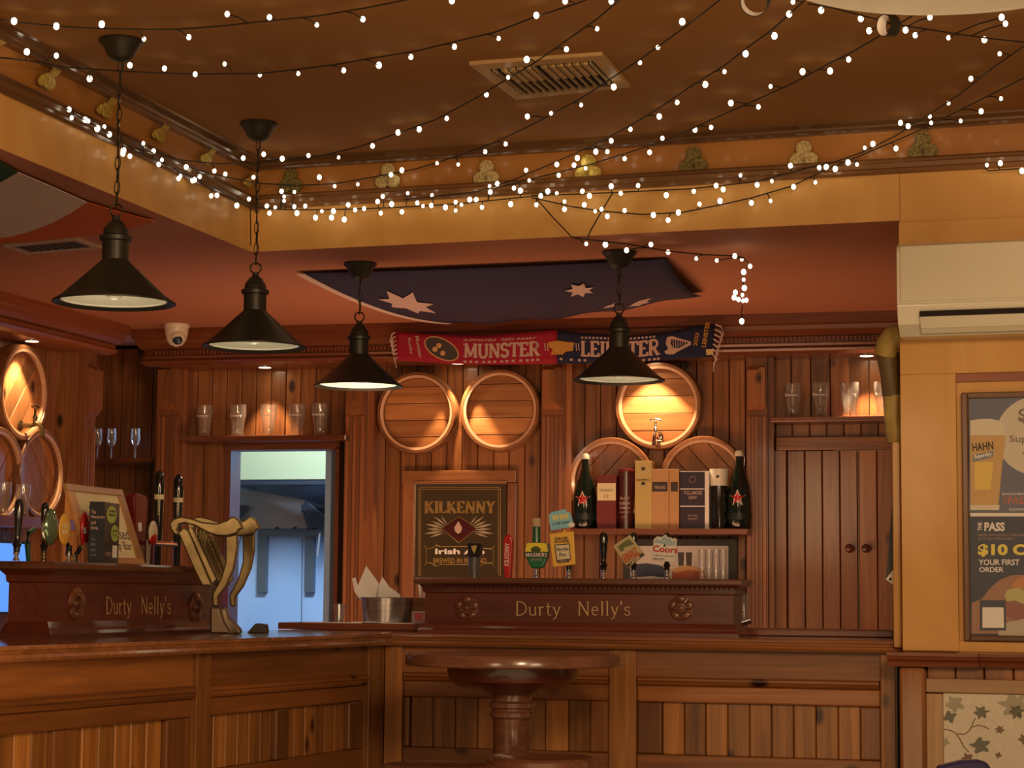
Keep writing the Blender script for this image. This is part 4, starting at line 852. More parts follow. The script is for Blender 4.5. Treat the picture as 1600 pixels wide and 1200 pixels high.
lettering(t, sans('Irish Ale', .03), (680, 857, 757, 866), vg, 'paper'); lettering(t, sans('BREWED IN IRELAND', .02), (677, 872, 760, 880), vg, 'darkgold')
# ================================================================ CUPBOARD (right bay)
vc = .262
t = thing('built_in_cupboard', 'stained pine built-in cupboard with two plank doors and round knobs', 'cupboard', BW, (BW.u(1310, 850, vc), ZV, .8))
t.part('head_rail', pxbox(BW, 1212, 682, 1400, 703, vc, ZV - .001), 'plank_h', bev=.004)
t.part('stile', MB().box(BW.u(1210, 850, vc), BW.u(1229, 850, vc), vc, ZV - .001, .8, BW.z(1220, 703.5, vc)), 'post', bev=.003)
xg = 1341.5; zt_ = BW.z(1300, 704.5, vc)
for a, b in ((1230.5, xg - .8), (xg + .8, 1400)):
    dr = t.part('door', MB().box(BW.u(a, 850, vc + .02), BW.u(b, 850, vc + .02), vc + .02, ZV - .003, .8, zt_), 'dark')
    ua, ub = BW.u(a, 850, vc + .008), BW.u(b, 850, vc + .008)
    planks(dr, ua, ub, .8, zt_, vc + .006, .085, 'plank', t=.012)
    kx = 1328 if a < 1300 else 1354
    uu, zz = BW.uz(kx, 857, vc); dr.part('knob', MB().lathe([(.010, .006), (.010, -.012), (.019, -.016), (.020, -.026), (.012, -.032), (.001, -.033)], (uu, vc, zz), 20, 'v'), 'mahog', smooth=True)
t.part('lower_strip', pxbox(BW, 1212, 660, 1400, 680, vc + .02, ZV - .001), 'dark') if False else None
planks(t, BW.u(1212, 670, .29), BW.u(1400, 670, .29), BW.z(1300, 681, .285), zD - .025, .285, .083, 'plank', t=.012)
# ================================================================ KITCHEN BEHIND THE HATCH
KV = 2.3
kx0, kx1 = BW.u(300, 800, KV), BW.u(600, 800, KV)
kz = BW.z(450, 750, KV)
struct('wall_kitchen_back', MB().box(kx0 - .3, kx1 + .3, KV, KV + .05, .2, kz), 'kblue_lit', BW)
struct('wall_kitchen_upper', MB().box(kx0 - .3, kx1 + .3, KV - .35, KV - .30, BW.z(450, 749, KV - .35), 2.6), 'kgreen', BW)
struct('wall_kitchen_left', MB().box(kx0 - .33, kx0 - .3, ZV + .13, KV + .05, .2, 2.6), 'white', BW)
struct('wall_kitchen_right', MB().box(kx1 + .3, kx1 + .33, ZV + .13, KV + .05, .2, 2.6), 'kblue_lit', BW)
struct('ceiling_kitchen', MB().box(kx0 - .3, kx1 + .33, ZV + .13, KV + .05, 2.6, 2.63), 'kgreen', BW)
struct('trim_14', pxbox(BW, 347.5, 700, 356, 995, .36, .38), 'white', BW); struct('trim_15', pxbox(BW, 357, 700, 367, 995, .40, .43), mat('grey_frame', (.25, .24, .27), .5), BW)
area('kitchen_light', BW.w(BW.u(470, 700, 1.0), 1.0, 2.5), BW.w(BW.u(440, 900, 1.9), 1.9, 1.0), .7, 80, (.68, .84, 1.0))
hd = thing('extractor_hood', 'steel kitchen extractor hood seen through the hatch', 'hood', BW, (BW.u(450, 780, KV - .4), KV - .3, BW.z(450, 820, KV - .4)))
def kp(pts, v, t_=.02): return plate(BW, pts, v, t_)
hd.part('hood_lip', pxbox(BW, 362, 751, 545, 757, KV - .62, KV - .36), mat('black_lip', (.015, .02, .03), .4))
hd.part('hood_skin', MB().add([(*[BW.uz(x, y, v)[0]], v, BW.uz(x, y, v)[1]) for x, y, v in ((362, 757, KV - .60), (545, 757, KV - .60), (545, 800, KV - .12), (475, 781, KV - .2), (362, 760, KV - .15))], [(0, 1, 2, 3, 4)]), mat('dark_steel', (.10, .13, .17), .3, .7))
hd.part('hood_side_panel', kp([(368, 826), (372, 763), (476, 781), (470, 800), (500, 826)], KV - .06), 'steel'); hd.part('hood_pipe', kp([(368, 812), (368, 792), (378, 789), (387, 792), (380, 806)], KV - .09), mat('dk', (.05, .06, .08), .4))
hd.part('hood_filter', kp([(470, 789), (476, 786), (505, 806), (530, 812), (530, 822), (480, 826)], KV - .11), mat('blue_steel', (.16, .22, .30), .25, .8))
hd.part('hood_dark_pan', kp([(478, 780), (532, 771), (532, 812), (505, 804)], KV - .14), mat('dark_pan', (.03, .04, .055), .35, .3))  # dark plate at the right of the hood
rk = thing('steel_rack', 'grey wall rack with two upright strips and rail in the kitchen', 'rack', BW, (BW.u(450, 860, KV - .05), KV, BW.z(450, 925, KV)))
gm = mat('rack_grey', (.17, .20, .23), .4, .5)
rk.part('upright', pxbox(BW, 402, 824, 416, 925, KV - .04, KV - .002), gm); rk.part('upright', pxbox(BW, 476, 824, 490, 925, KV - .04, KV - .002), gm); rk.part('rail', pxbox(BW, 417, 827, 540, 838, KV - .06, KV - .041), gm)
for i, x in enumerate((432, 460, 490)): rk.part('rail_hook', pxbox(BW, x - 2, 823, x + 2, 827, KV - .08, KV - .06), 'ink')
def rod(x0, y0, x1, y1, v, r): a = BW.uz(x0, y0, v); b = BW.uz(x1, y1, v); return MB().tube([(a[0], v, a[1]), (b[0], v, b[1])], r, 8)
tg = thing('kitchen_tongs', 'steel tongs hanging from the kitchen rail', 'utensil', BW, (BW.u(513, 830, KV - .1), KV - .1, BW.z(513, 815, KV - .1)), 'hanging kitchen utensils'); tg.part('tong_arm', rod(509, 815, 520, 872, KV - .10, .008), 'chrome'); tg.part('tong_arm', rod(511, 815, 515, 870, KV - .11, .006), 'chrome')
tg = one('kitchen_ladle', rod(500, 833, 496, 868, KV - .1, .006), 'steel', 'thin steel utensil hanging left of the tongs', 'utensil', BW, (BW.u(499, 850, KV - .1), KV - .1, BW.z(499, 868, KV - .1)), 'hanging kitchen utensils')
one('wall_seam', rod(472, 840, 471, 990, KV - .006, .003), gm, 'thin joint strip in the blue lit kitchen wall', 'strip', BW, (BW.u(472, 900, KV), KV, .9))
# ================================================================ FAIRY LIGHTS
def frame_depth(F, px, py, v):
    d = ray(px, py); dn = d.x * F.n.x + d.y * F.n.y; return (v + F.o.dot(F.n)) / dn
def hug(px, py, low=False):
    """point just under the raised ceiling, else just in front of the beams, else under the lowered ceiling"""
    d = ray(px, py); t = []
    if low: return O3 + d * ((ZL - .035 - ZC) / d.z)
    if d.z > 0: t.append((zc - .035 - ZC) / d.z)
    k = -.045
    t.append(frame_depth(BE, px, py, k))
    t2 = frame_depth(BL, px, py, k)
    if t2 > 0: t.append(t2)
    return O3 + d * min(t)
bulb_me = MB().sphere((0, 0, 0), 1, 12, 8).mesh('bulb'); bulb_me.materials.append(M['bulb'])
for p_ in bulb_me.polygons: p_.use_smooth = True
def strand(label, cable, bulbs, low=False, fn=None, r=.0078):
    f = fn or (lambda x, y: hug(x, y, low))
    pts = []
    for a, b in zip(cable, cable[1:]):
        n_ = max(1, int(math.hypot(b[0] - a[0], b[1] - a[1]) / 8))
        for i in range(n_): q = i / n_; pts.append((a[0] + (b[0] - a[0]) * q, a[1] + (b[1] - a[1]) * q))
    pts.append(cable[-1])
    P = [f(*p) for p in pts]; base = tuple(P[0])
    t = thing('fairy_lights', label, 'string lights', ID, base, 'fairy light strands on the ceiling')
    cb = MB().tube(P, .0024, 5)
    for (x, y) in bulbs:
        q = f(x, y); j = min(range(len(P)), key=lambda i: (P[i] - q).length)
        if .012 < (P[j] - q).length < .25: cb.tube([P[j], (P[j] + q) / 2 + Vector((0, 0, .004)), q + (P[j] - q).normalized() * r * .8], .002, 4)
        b = bpy.data.objects.new('bulb', bulb_me); C.objects.link(b); b.parent = t.o
        rr = r * random.choice((.75, .9, 1.0, 1.1)); b.scale = (rr, rr, rr * 1.2); b.location = q - Vector(base)
    t.part('cable', cb, 'cable', smooth=True)
    return t
strand('topmost fairy light strand, sagging from the upper left corner across the ceiling', [(0, 30), (34, 36), (103, 42), (156, 45), (231, 46), (275, 46), (344, 41), (406, 34), (497, 25), (575, 12), (634, 0), (706, -18)],
 [(22, 33), (88, 41), (159, 38), (225, 61), (295, 58), (355, 22), (421, 27), (495, 39), (567, 30)])
strand('second fairy light strand from the top, crossing in front of the first lamp chain', [(0, 90), (40, 94), (100, 105), (200, 112), (300, 116), (406, 115), (462, 109), (525, 101), (587, 90), (650, 80), (712, 65), (775, 50), (837, 26), (900, 6), (950, -14)],
 [(42, 81), (88, 87), (140, 123), (203, 102), (257, 107), (305, 116), (351, 100), (406, 117), (466, 115), (537, 110), (592, 102), (642, 89), (710, 73), (779, 60), (838, 24), (883, 2), (706, 1)])
strand('fairy light strand crossing the left side of the ceiling vent, rising from the beam corner', [(212, 231), (281, 250), (340, 256), (403, 254), (431, 250), (494, 245), (556, 231), (619, 209), (681, 187), (744, 153), (790, 125), (837, 97), (887, 62), (931, 31), (980, -10)],
 [(335, 267), (380, 247), (412, 241), (441, 248), (482, 243), (529, 246), (582, 228), (622, 207), (655, 202), (698, 185), (760, 148), (794, 121), (823, 93), (885, 77), (933, 45), (955, 2)])
strand('fairy light strand crossing the right corner of the ceiling vent', [(309, 266), (360, 278), (400, 286), (462, 290), (525, 287), (587, 276), (650, 264), (712, 245), (775, 222), (837, 192), (909, 153), (956, 122), (1003, 91), (1072, 41), (1140, -12)],
 [(352, 272), (396, 277), (499, 277), (523, 291), (559, 288), (611, 273), (628, 266), (683, 255), (716, 257), (758, 237), (790, 225), (824, 182), (861, 177), (908, 164), (959, 136), (1000, 98), (1028, 74), (1066, 34)])
strand('fairy light strand rising from the middle beam to the left end of the white disc', [(631, 312), (744, 300), (803, 281), (862, 256), (925, 228), (987, 195), (1025, 172), (1081, 134), (1131, 103), (1175, 69), (1206, 47), (1260, -2)],
 [(777, 287), (822, 266), (870, 257), (902, 247), (931, 237), (949, 237), (955, 220), (985, 202), (1030, 182), (1058, 160), (1102, 132), (1132, 112), (1165, 84), (1210, 56), (1233, 22), (1239, 3)])
strand('fairy light strand rising from the middle beam to the small black ring on the right', [(770, 296), (800, 287), (862, 272), (925, 256), (987, 237), (1050, 216), (1112, 187), (1175, 159), (1237, 131), (1300, 97), (1325, 85), (1370, 59), (1425, 25), (1470, -5)],
 [(803, 294), (813, 298), (827, 282), (873, 274), (897, 258), (915, 263), (976, 248), (1015, 238), (1035, 216), (1086, 203), (1111, 199), (1142, 161), (1185, 167), (1204, 135), (1254, 112), (1297, 111), (1326, 93)])
strand('upper of the two fairy light strands leaving over the right edge of the view', [(830, 306), (956, 301), (1081, 295), (1181, 284), (1237, 269), (1275, 259), (1300, 255), (1350, 237), (1400, 212), (1450, 180), (1500, 147), (1550, 107), (1600, 72)],
 [(997, 290), (970, 302), (955, 291), (921, 306), (910, 299), (1041, 305), (1084, 299), (1119, 290), (1130, 296), (1157, 274), (1183, 289), (1206, 283), (1235, 259), (1291, 261), (1325, 254), (1351, 231), (1364, 225), (1407, 192), (1419, 197), (1453, 182), (1482, 161), (1517, 123), (1562, 84)])
strand('fairy light strand drooping in a low curve over the middle of the mustard beam', [(831, 309), (850, 313), (894, 323), (941, 330), (1003, 335), (1066, 332), (1131, 319), (1175, 309), (1237, 291), (1287, 267), (1340, 245), (1400, 220), (1445, 200), (1500, 172), (1550, 147), (1600, 122)],
 [(882, 315), (882, 327), (913, 320), (930, 330), (940, 327), (949, 338), (976, 329), (1021, 336), (1044, 344), (1060, 332), (1093, 319), (1125, 314), (1174, 317), (1204, 314), (1240, 292), (1274, 285), (1280, 262), (1305, 264), (1339, 257), (1400, 232), (1455, 192), (1501, 189), (1533, 174), (1564, 154)])
strand('fairy light strand bunched along the dark moulding of the left beam', [(100, 168), (133, 188), (175, 212), (215, 238), (255, 255), (300, 278), (345, 304), (390, 322)],
 [(108, 171), (112, 184), (133, 187), (138, 189), (152, 201), (163, 198), (171, 210), (193, 235), (192, 240), (203, 244), (224, 224), (240, 236), (253, 250), (248, 257), (291, 261), (282, 275), (279, 279), (312, 276), (304, 281), (301, 282), (330, 306), (339, 305), (370, 321), (389, 311)])
strand('fairy light strand bunched along the left half of the far beam moulding', [(392, 322), (430, 327), (480, 328), (540, 327), (600, 325), (660, 322), (720, 318), (780, 312), (838, 306)],
 [(417, 322), (421, 333), (430, 324), (440, 299), (460, 300), (444, 307), (444, 314), (460, 323), (464, 333), (477, 322), (493, 340), (503, 330), (518, 340), (521, 330), (538, 343), (544, 320), (555, 328), (569, 326), (590, 315), (598, 307), (595, 333), (612, 319), (628, 331), (637, 302), (652, 317), (661, 322), (675, 305), (674, 321), (696, 324), (712, 316), (712, 329), (721, 320), (734, 312), (744, 312), (753, 324), (766, 300), (765, 291), (798, 319), (814, 298), (838, 320), (845, 306), (856, 299), (870, 302)])
strand('fairy light strand running right from under the white disc', [(1262, 6), (1300, 12), (1345, 24), (1410, 40), (1450, 46), (1500, 54), (1560, 62), (1600, 66)], [(1283, 16), (1345, 29), (1358, 48), (1415, 47), (1430, 55), (1482, 59), (1538, 62), (1453, 27), (1565, 27), (1571, 37)])
strand('short fairy light piece on the moulding at the right edge', [(1540, 264), (1545, 267), (1570, 265), (1600, 263)], [(1542, 258), (1563, 255), (1597, 267)])
def lowfn(x, y):
    if y < 372 and x < 960 and y < 371: return hug(x, y)
    if y > 408 or (x > 1166): 
        a = atz(1160, 405, ZL - .035); return aty(x, y, a.y - .0)
    return atz(x, y, ZL - .035)
strand('fairy light strand hooked under the red ceiling, ending in a tangled bunch', [(838, 310), (866, 342), (893, 370), (917, 374), (985, 382), (1040, 392), (1100, 398), (1150, 400), (1162, 403), (1170, 412), (1163, 425), (1161, 437), (1162, 450), (1158, 462), (1152, 466), (1162, 470), (1158, 488), (1163, 505)],
 [(916, 381), (946, 382), (979, 391), (1017, 382), (1044, 394), (1088, 404), (1120, 407), (1148, 400), (1159, 405), (1172, 416), (1162, 425), (1162, 437), (1163, 450), (1160, 461), (1149, 457), (1147, 465), (1154, 468), (1161, 470), (1166, 469), (1159, 502)], fn=lowfn, r=.0085)
one('spare_cable', MB().tube([hug(958, 300), hug(940, 330), hug(922, 362), atz(917, 374, ZL - .035)], .0026, 5), 'cable', 'bare dark cable slanting down the far beam to the hooked light strand', 'cable', ID, tuple(hug(958, 300)))
one('spare_cable', MB().tube([hug(391, 322), hug(391.5, 350), hug(392, 384)], .0022, 5), 'cable', 'bare dark cable hanging straight down in the beam corner', 'cable', ID, tuple(hug(391, 322)))
# ================================================================ SHAMROCKS
def shamrock(F, x, y, s, m, label, tilt=0, ex=1.0):
    v = -.006; u, z = F.uz(x, y, v); k = s
    t = thing('shamrock', label, 'decoration', F, (u, v, z), 'glitter shamrocks on the frieze')
    for i_, a in enumerate((90, 215, 325)):
        a = R(a + tilt); mb = MB().prism([(u + p * 1, z + q_) for p, q_ in disc_poly(math.cos(a) * k * .50 * (ex if i_ == 0 else 1), math.sin(a) * k * .50 * (ex if i_ == 0 else 1), k * .52, k * .48, 18)], v - .0015 * (a > 2) - .001, v + .003, 'v'); t.part('leaf_lobe', mb, m)
    if 0: t.part('stem', MB().prism([(u - .003, z), (u + .004, z), (u + k * .3, z - k * .62), (u + k * .16, z - k * .62)], v + .003, v + .005, 'v'), m)
    return t
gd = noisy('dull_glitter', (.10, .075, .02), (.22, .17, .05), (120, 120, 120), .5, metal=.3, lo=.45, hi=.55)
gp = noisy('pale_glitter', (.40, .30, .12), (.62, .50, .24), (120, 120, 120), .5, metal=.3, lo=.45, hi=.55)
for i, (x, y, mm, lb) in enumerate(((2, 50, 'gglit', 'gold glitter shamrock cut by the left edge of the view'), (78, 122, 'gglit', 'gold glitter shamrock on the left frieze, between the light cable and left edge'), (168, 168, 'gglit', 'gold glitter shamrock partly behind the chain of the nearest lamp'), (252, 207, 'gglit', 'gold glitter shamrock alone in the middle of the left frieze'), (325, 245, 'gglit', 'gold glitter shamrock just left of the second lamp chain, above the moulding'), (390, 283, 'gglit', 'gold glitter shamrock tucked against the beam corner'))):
    v = -.006; u, z = BL.uz(x, y, v); t = thing('shamrock', lb, 'decoration', BL, (u, v, z), 'glitter shamrocks on the frieze'); g_ = 1.12 - .12 * i
    for j_, (dx, dy, rx, ry, rt) in enumerate(((11, -12, 6.5, 15, 42), (-8, 2, 11, 8, -48), (1, 9, 8, 10, 15), (-2, -1, 8, 8, 0))):
        c_, s_ = math.cos(R(rt)), math.sin(R(rt)); pts = [(x + g_ * (dx + a * rx * c_ - b * ry * s_), y + g_ * (dy + a * rx * s_ + b * ry * c_)) for a, b in disc_poly(0, 0, 1, 1, 18)]
        t.part('leaf_lobe', plate(BL, pts, v - .0012 * j_, .004), mm)
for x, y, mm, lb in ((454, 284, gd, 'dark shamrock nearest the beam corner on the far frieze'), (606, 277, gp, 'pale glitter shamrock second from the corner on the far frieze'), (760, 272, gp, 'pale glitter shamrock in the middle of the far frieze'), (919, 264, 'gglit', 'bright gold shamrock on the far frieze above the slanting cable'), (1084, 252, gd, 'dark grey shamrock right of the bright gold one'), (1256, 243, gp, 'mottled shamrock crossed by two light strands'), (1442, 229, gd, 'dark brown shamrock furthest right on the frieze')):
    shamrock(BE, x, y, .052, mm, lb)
# ================================================================ CEILING VENTS
def zpoly(pts, z): return [tuple(atz(x, y, z))[:2] for x, y in pts]
def lerp2(a, b, t): return (a[0] + (b[0] - a[0]) * t, a[1] + (b[1] - a[1]) * t)
q = zpoly([(733, 96), (941, 81), (985, 131), (806, 151)], zc - .001)      # outer corners
def bil(s, t): return lerp2(lerp2(q[0], q[1], s), lerp2(q[3], q[2], s), t)
t = thing('ceiling_vent', 'square air vent with slats in the raised brown ceiling', 'vent', ID, (*bil(.5, .5), zc))
mv = mat('vent_beige', (.42, .26, .11), .5); mv2 = mat('vent_pale_slat', (.42, .30, .18), .5)
z0 = zc - .012
for a in (((0, 0), (1, 0), (.9, .14), (.1, .14)), ((1, 0), (1, 1), (.9, .9), (.9, .14)), ((1, 1), (0, 1), (.1, .9), (.9, .9)), ((0, 1), (0, 0), (.1, .14), (.1, .9))):
    t.part('vent_frame', MB().prism([bil(*p) for p in a], z0, zc - .0005, 'z'), mv)
t.part('vent_well', MB().prism([bil(*p) for p in ((.1, .14), (.9, .14), (.9, .9), (.1, .9))], zc - .004, zc - .001, 'z'), 'dark')
for i in range(13):
    s = .13 + .74 * i / 12; a, b, c, d = bil(s, .15), bil(s + .007, .15), bil(s + .007, .89), bil(s, .89)
    h = .026
    t.part('slat', MB().prism([a, b, c, d], z0 - .006, zc - .005, 'z'), mv2)
    if 1 <= i <= 11 and i != 5: a, b, c, d = bil(s + .013, .16), bil(s + .045, .16), bil(s + .045, .50), bil(s + .013, .50); t.part('deflector', MB().prism([a, b, c, d], z0 - .006, z0 + .002, 'z'), mv)
q = zpoly([(5, 381), (118, 370), (160, 384), (42, 394)], ZL - .001)
t = thing('ceiling_vent', 'pale framed vent in the lowered ceiling beside the green, white and orange flag', 'vent', ID, (*bil(.5, .5), ZL))
for a in (((0, 0), (1, 0), (.93, .12), (.07, .12)), ((1, 0), (1, 1), (.93, .88), (.93, .12)), ((1, 1), (0, 1), (.07, .88), (.93, .88)), ((0, 1), (0, 0), (.07, .12), (.07, .88))):
    t.part('vent_frame', MB().prism([bil(*p) for p in a], ZL - .012, ZL - .0005, 'z'), 'bone')
for i in range(8):
    s = .1 + .8 * i / 8; t.part('slat', MB().prism([bil(s, .13), bil(s + .07, .13), bil(s + .07, .87), bil(s, .87)], ZL - .008, ZL - .004, 'z'), 'ink')
# ================================================================ FLAGS
def surf(corners, sag, hump=None):
    A, B, Cc, D_ = [Vector(c) for c in corners]   # s=0,t=0 ; s=1,t=0 ; s=1,t=1 ; s=0,t=1
    def f(s, t):
        p = A.lerp(B, s).lerp(D_.lerp(Cc, s), t); k = sag * (4 * t * (1 - t) * .65 + .5 * 4 * s * (1 - s) * (.25 + .75 * t)); p = p - Vector((0, 0, k + .006 * math.sin(s * 23 + t * 4) * t)); return p
    return f
def inv(f, px, py):
    best = None
    def proj(p):
        q_ = CM.transposed() @ (p - O3); return (800 + FPX * q_.x / -q_.z, 600 - FPX * q_.y / -q_.z)
    s0, t0, w = .5, .5, .5
    for it in range(9):
        cand = []
        for i in range(-4, 5):
            for j in range(-4, 5):
                s, t = s0 + i * w / 4, t0 + j * w / 4; a = proj(f(s, t)); cand.append(((a[0] - px) ** 2 + (a[1] - py) ** 2, s, t))
        _, s0, t0 = min(cand); w *= .45
    return s0, t0
ca = [atz(474, 427, ZL - .01), atz(1041, 405, ZL - .01), atz(1097, 460, ZL - .01), aty(706, 506, BW.w(BW.u(706, 506, -.03), -.03, 0).y)]
fa = surf(ca, .055)
t = thing('blue_starry_flag', 'dark blue flag with pale stars sagging under the red ceiling', 'flag', ID, tuple(ca[0]))
t.part('cloth', MB().grid(lambda s, u_: tuple(fa(s, u_)), 30, 12), 'flagblue', smooth=True, solid=.002)
t.part('hoist_band', MB().grid(lambda s, u_: tuple(fa(-.022 + s * .025, u_) - Vector((0, 0, .003))), 1, 12), 'flagwhite', solid=.002)
def on_flag(pts, f, m, nm, off=.035):
    n_ = len(pts); cx = sum(p[0] for p in pts) / n_; cy = sum(p[1] for p in pts) / n_
    ring_ = []
    for i in range(n_):
        a, b = pts[i], pts[(i + 1) % n_]
        for k in range(2): ring_.append((a[0] + (b[0] - a[0]) * k / 2, a[1] + (b[1] - a[1]) * k / 2))
    def lift(x, y): s, u_ = inv(f, x, y); p = f(s, u_); return tuple(p + (O3 - p).normalized() * off)
    vs_ = [lift(cx, cy)] + [lift(*p) for p in ring_]; N_ = len(ring_)
    t.part(nm, MB().add(vs_, [(0, 1 + k, 1 + (k + 1) % N_) for k in range(N_)]), m)
def cr(pts, sc, ox, oy): return [(ox + x / sc, oy + y / sc) for x, y in pts]
on_flag(cr([(585, 352), (672, 350), (650, 288), (775, 345), (848, 300), (880, 375), (1008, 388), (945, 412), (1025, 457), (900, 440), (890, 460), (800, 422), (690, 412), (692, 385)], 4.848, 470, 395), fa, 'flagstar', 'star')
on_flag(cr([(425, 308), (490, 290), (475, 255), (535, 268), (580, 248), (595, 285), (655, 280), (622, 305), (655, 325), (590, 325), (575, 357), (530, 335), (470, 355), (492, 322)], 5.161, 800, 395), fa, 'flagstar', 'star')
on_flag(cr([(735, 448), (775, 425), (800, 420), (830, 402), (822, 420), (845, 430), (800, 437), (770, 443)], 5.161, 800, 395), fa, 'flagstar', 'star')
on_flag(cr([(940, 440), (975, 412), (1030, 385), (1125, 365), (1085, 395), (1110, 400), (1050, 415), (1020, 430), (975, 430)], 5.161, 800, 395), fa, 'flagstar', 'star')
# green, white and orange flag under the left ceiling
def e(x, y, dz=.012): return atz(x, y, ZL - dz)
def quad_px(A, B, Cc, D_, n_=10, sag=0): return lambda s, u_: tuple(A.lerp(B, s).lerp(D_.lerp(Cc, s), u_) - Vector((0, 0, sag * math.sin(math.pi * s) * u_)))
t = thing('tricolour_flag', 'green, white and orange flag hanging under the left ceiling', 'flag', ID, tuple(e(28, 269)))
def flagpart(nm, pts, m):
    P_ = [e(x, y, .012 + .0) for x, y in pts]; t.part(nm, MB().add([tuple(p) for p in P_], [tuple(range(len(P_)))]), m, solid=.002)
flagpart('green_band', [(-60, 222), (0, 253), (28, 269), (0, 285), (-60, 318)], 'flaggreen')
flagpart('white_band', [(28, 269), (80, 291), (136, 316), (110, 333), (80, 349), (45, 362), (15, 370), (-20, 373), (-60, 372), (-60, 318), (0, 285)], 'flagwhite')
flagpart('orange_band', [(136, 316), (180, 329), (242, 346), (200, 356), (150, 366), (100, 372), (50, 377), (10, 379), (-60, 380), (-60, 372.5), (-20, 373.5), (15, 370.5), (45, 362.5), (80, 349.5), (110, 333.5)], 'flagorange')
# ================================================================ SCARF
top = [(616, 517), (650, 521), (680, 523), (760, 524), (830, 519), (870, 515), (905, 520), (985, 525), (1050, 518), (1090, 509), (1118, 506)]
bot = [(622, 563), (650, 565), (700, 568), (780, 570), (830, 569), (870, 568), (950, 568), (1000, 565), (1040, 562), (1080, 560), (1112, 558)]
def interp(L, x):
    for a, b in zip(L, L[1:]):
        if x <= b[0]: break
    k = (x - a[0]) / (b[0] - a[0]); return a[1] + (b[1] - a[1]) * k
vsf = -.03
def sc(x, y, off=0): u, z = BW.uz(x, y, vsf - off); return (u, vsf - off + .006 * math.sin(x * .045), z)
def scgrid(x0, x1, n_): return MB().grid(lambda s, k: sc(x0 + (x1 - x0) * s, interp(top, x0 + (x1 - x0) * s) * (1 - k) + interp(bot, x0 + (x1 - x0) * s) * k), n_, 6)
t = thing('knitted_scarf', 'red and blue knitted supporter scarf hanging along the cornice', 'scarf', BW, (BW.u(870, 540, vsf), vsf, BW.z(870, 540, vsf)))
t.part('red_half', scgrid(617, 870, 24), 'crimson', smooth=True, solid=.004); t.part('blue_half', scgrid(870.3, 1117, 24), 'navy', smooth=True, solid=.004)
def sct(glyph, box, m, rot=0, off=.0035):
    x0, y0, x1, y1 = box; cx, cy = (x0 + x1) / 2, (y0 + y1) / 2
    def f(x, y):
        if rot: c, s = math.cos(R(rot)), math.sin(R(rot)); x, y = cx + (x - cx) * c - (y - cy) * s, cy + (x - cx) * s + (y - cy) * c
        dy = interp(top, x) * .5 + interp(bot, x) * .5 - 544; return sc(x, y + dy, off)
    t.part('lettering', fit(glyph, x0, y1, x1, y0, f), m, doubles=False)
sct(serif('MUNSTER', .2, .1, .15, .07), (723, 533, 845, 558), 'bone'); sct(serif('LEINSTER', .2, .1, .15, .07), (907, 531, 1032, 558), 'bone')
for x0, x1, y in ((724, 775, 529), (784, 838, 529)): sct(sans('SUPPORTERS' if x0 < 780 else 'RED ARMY', .02), (x0, y - 2, x1, y + 1.5), 'bone')
for x in list(range(908, 955, 6)) + list(range(978, 1026, 6)): sct(([(0, 0), (1, 0), (1, 1), (0, 1)], [(0, 1, 2, 3)]), (x, 526, x + 3.5, 529), 'bone')
for x in (724, 733, 742, 753, 762, 771, 782, 790, 800, 812, 822, 830, 838, 874, 890, 903, 912, 1003, 1012, 1020, 1026): sct(([(0, 0), (1, 0), (1, 1), (0, 1)], [(0, 1, 2, 3)]), (x, 561, x + 4.5, 564.5), 'bone')
def sce(cx, cy, rx, ry, m, off, tilt=0):
    pts = disc_poly(0, 0, 1, 1, 24); c, s = math.cos(R(tilt)), math.sin(R(tilt)); t.part('emblem', MB().add([sc(cx + rx * a * c - ry * b * s, cy + rx * a * s + ry * b * c, off) for a, b in pts], [tuple(range(24))]), m, doubles=False)
sce(690, 545, 29, 16, 'tan', .0032, 28); sce(690, 545, 27, 14, 'ink', .0040, 28)
for a, b in ((686, 540), (680, 546), (692, 552)): sce(a, b, 4, 4, 'tan', .0048)
gh = mat('ochre_knit', (.50, .26, .05), .85)
def scp(pts, m, nm='emblem', off=.0044): t.part(nm, MB().add([sc(x, y, off) for x, y in pts], [tuple(range(len(pts)))]), m, doubles=False)
scp([(857, 534), (872, 532), (884, 534), (897, 535), (895, 548), (885, 549), (879, 552), (874, 547), (866, 547), (857, 542)], gh, 'hand_motif')
for i in range(4): scp([(864 + i * 5, 545), (868 + i * 5, 547), (863 + i * 5, 555), (860 + i * 5, 553)], gh, 'hand_motif', .0046)
for x in (850, 854, 899, 903): scp([(x, 536), (x + 1.5, 536), (x + 2.5, 548), (x + 1, 548)], 'bone', 'stripe')
scp([(1042, 527), (1050, 525), (1062, 529), (1080, 534), (1080, 539), (1068, 545), (1060, 549), (1052, 554), (1040, 553), (1038, 549), (1044, 545), (1040, 537)], 'bone', 'harp_motif'); scp([(1049, 530), (1060, 532), (1076, 536), (1062, 544), (1052, 544), (1048, 537)], 'navy', 'harp_motif', .0052)
for k in range(6): scp([(1051 + k * 4, 531 + k * .6), (1052 + k * 4, 531 + k * .6), (1053 + k * 3.4, 545 - k), (1052 + k * 3.4, 545 - k)], 'bone', 'harp_motif', .0058)
sct(sans('LEINSTER', .03), (1083, 530, 1123, 537), gh, -80, .005); sct(sans('2023', .02), (1078, 537, 1098, 543), gh, -80, .005); sct(sans('Munster', .02), (638, 540, 672, 546), 'bone', 80, .005); sct(sans('Rugby', .02), (628, 540, 654, 546), 'bone', 80, .005)
scp([(1103, 546), (1114, 545), (1115, 554), (1104, 555)], 'goldcard', 'care_tag', .0052)
fr_ = mat('fringe_wool', (.55, .40, .34), .9)
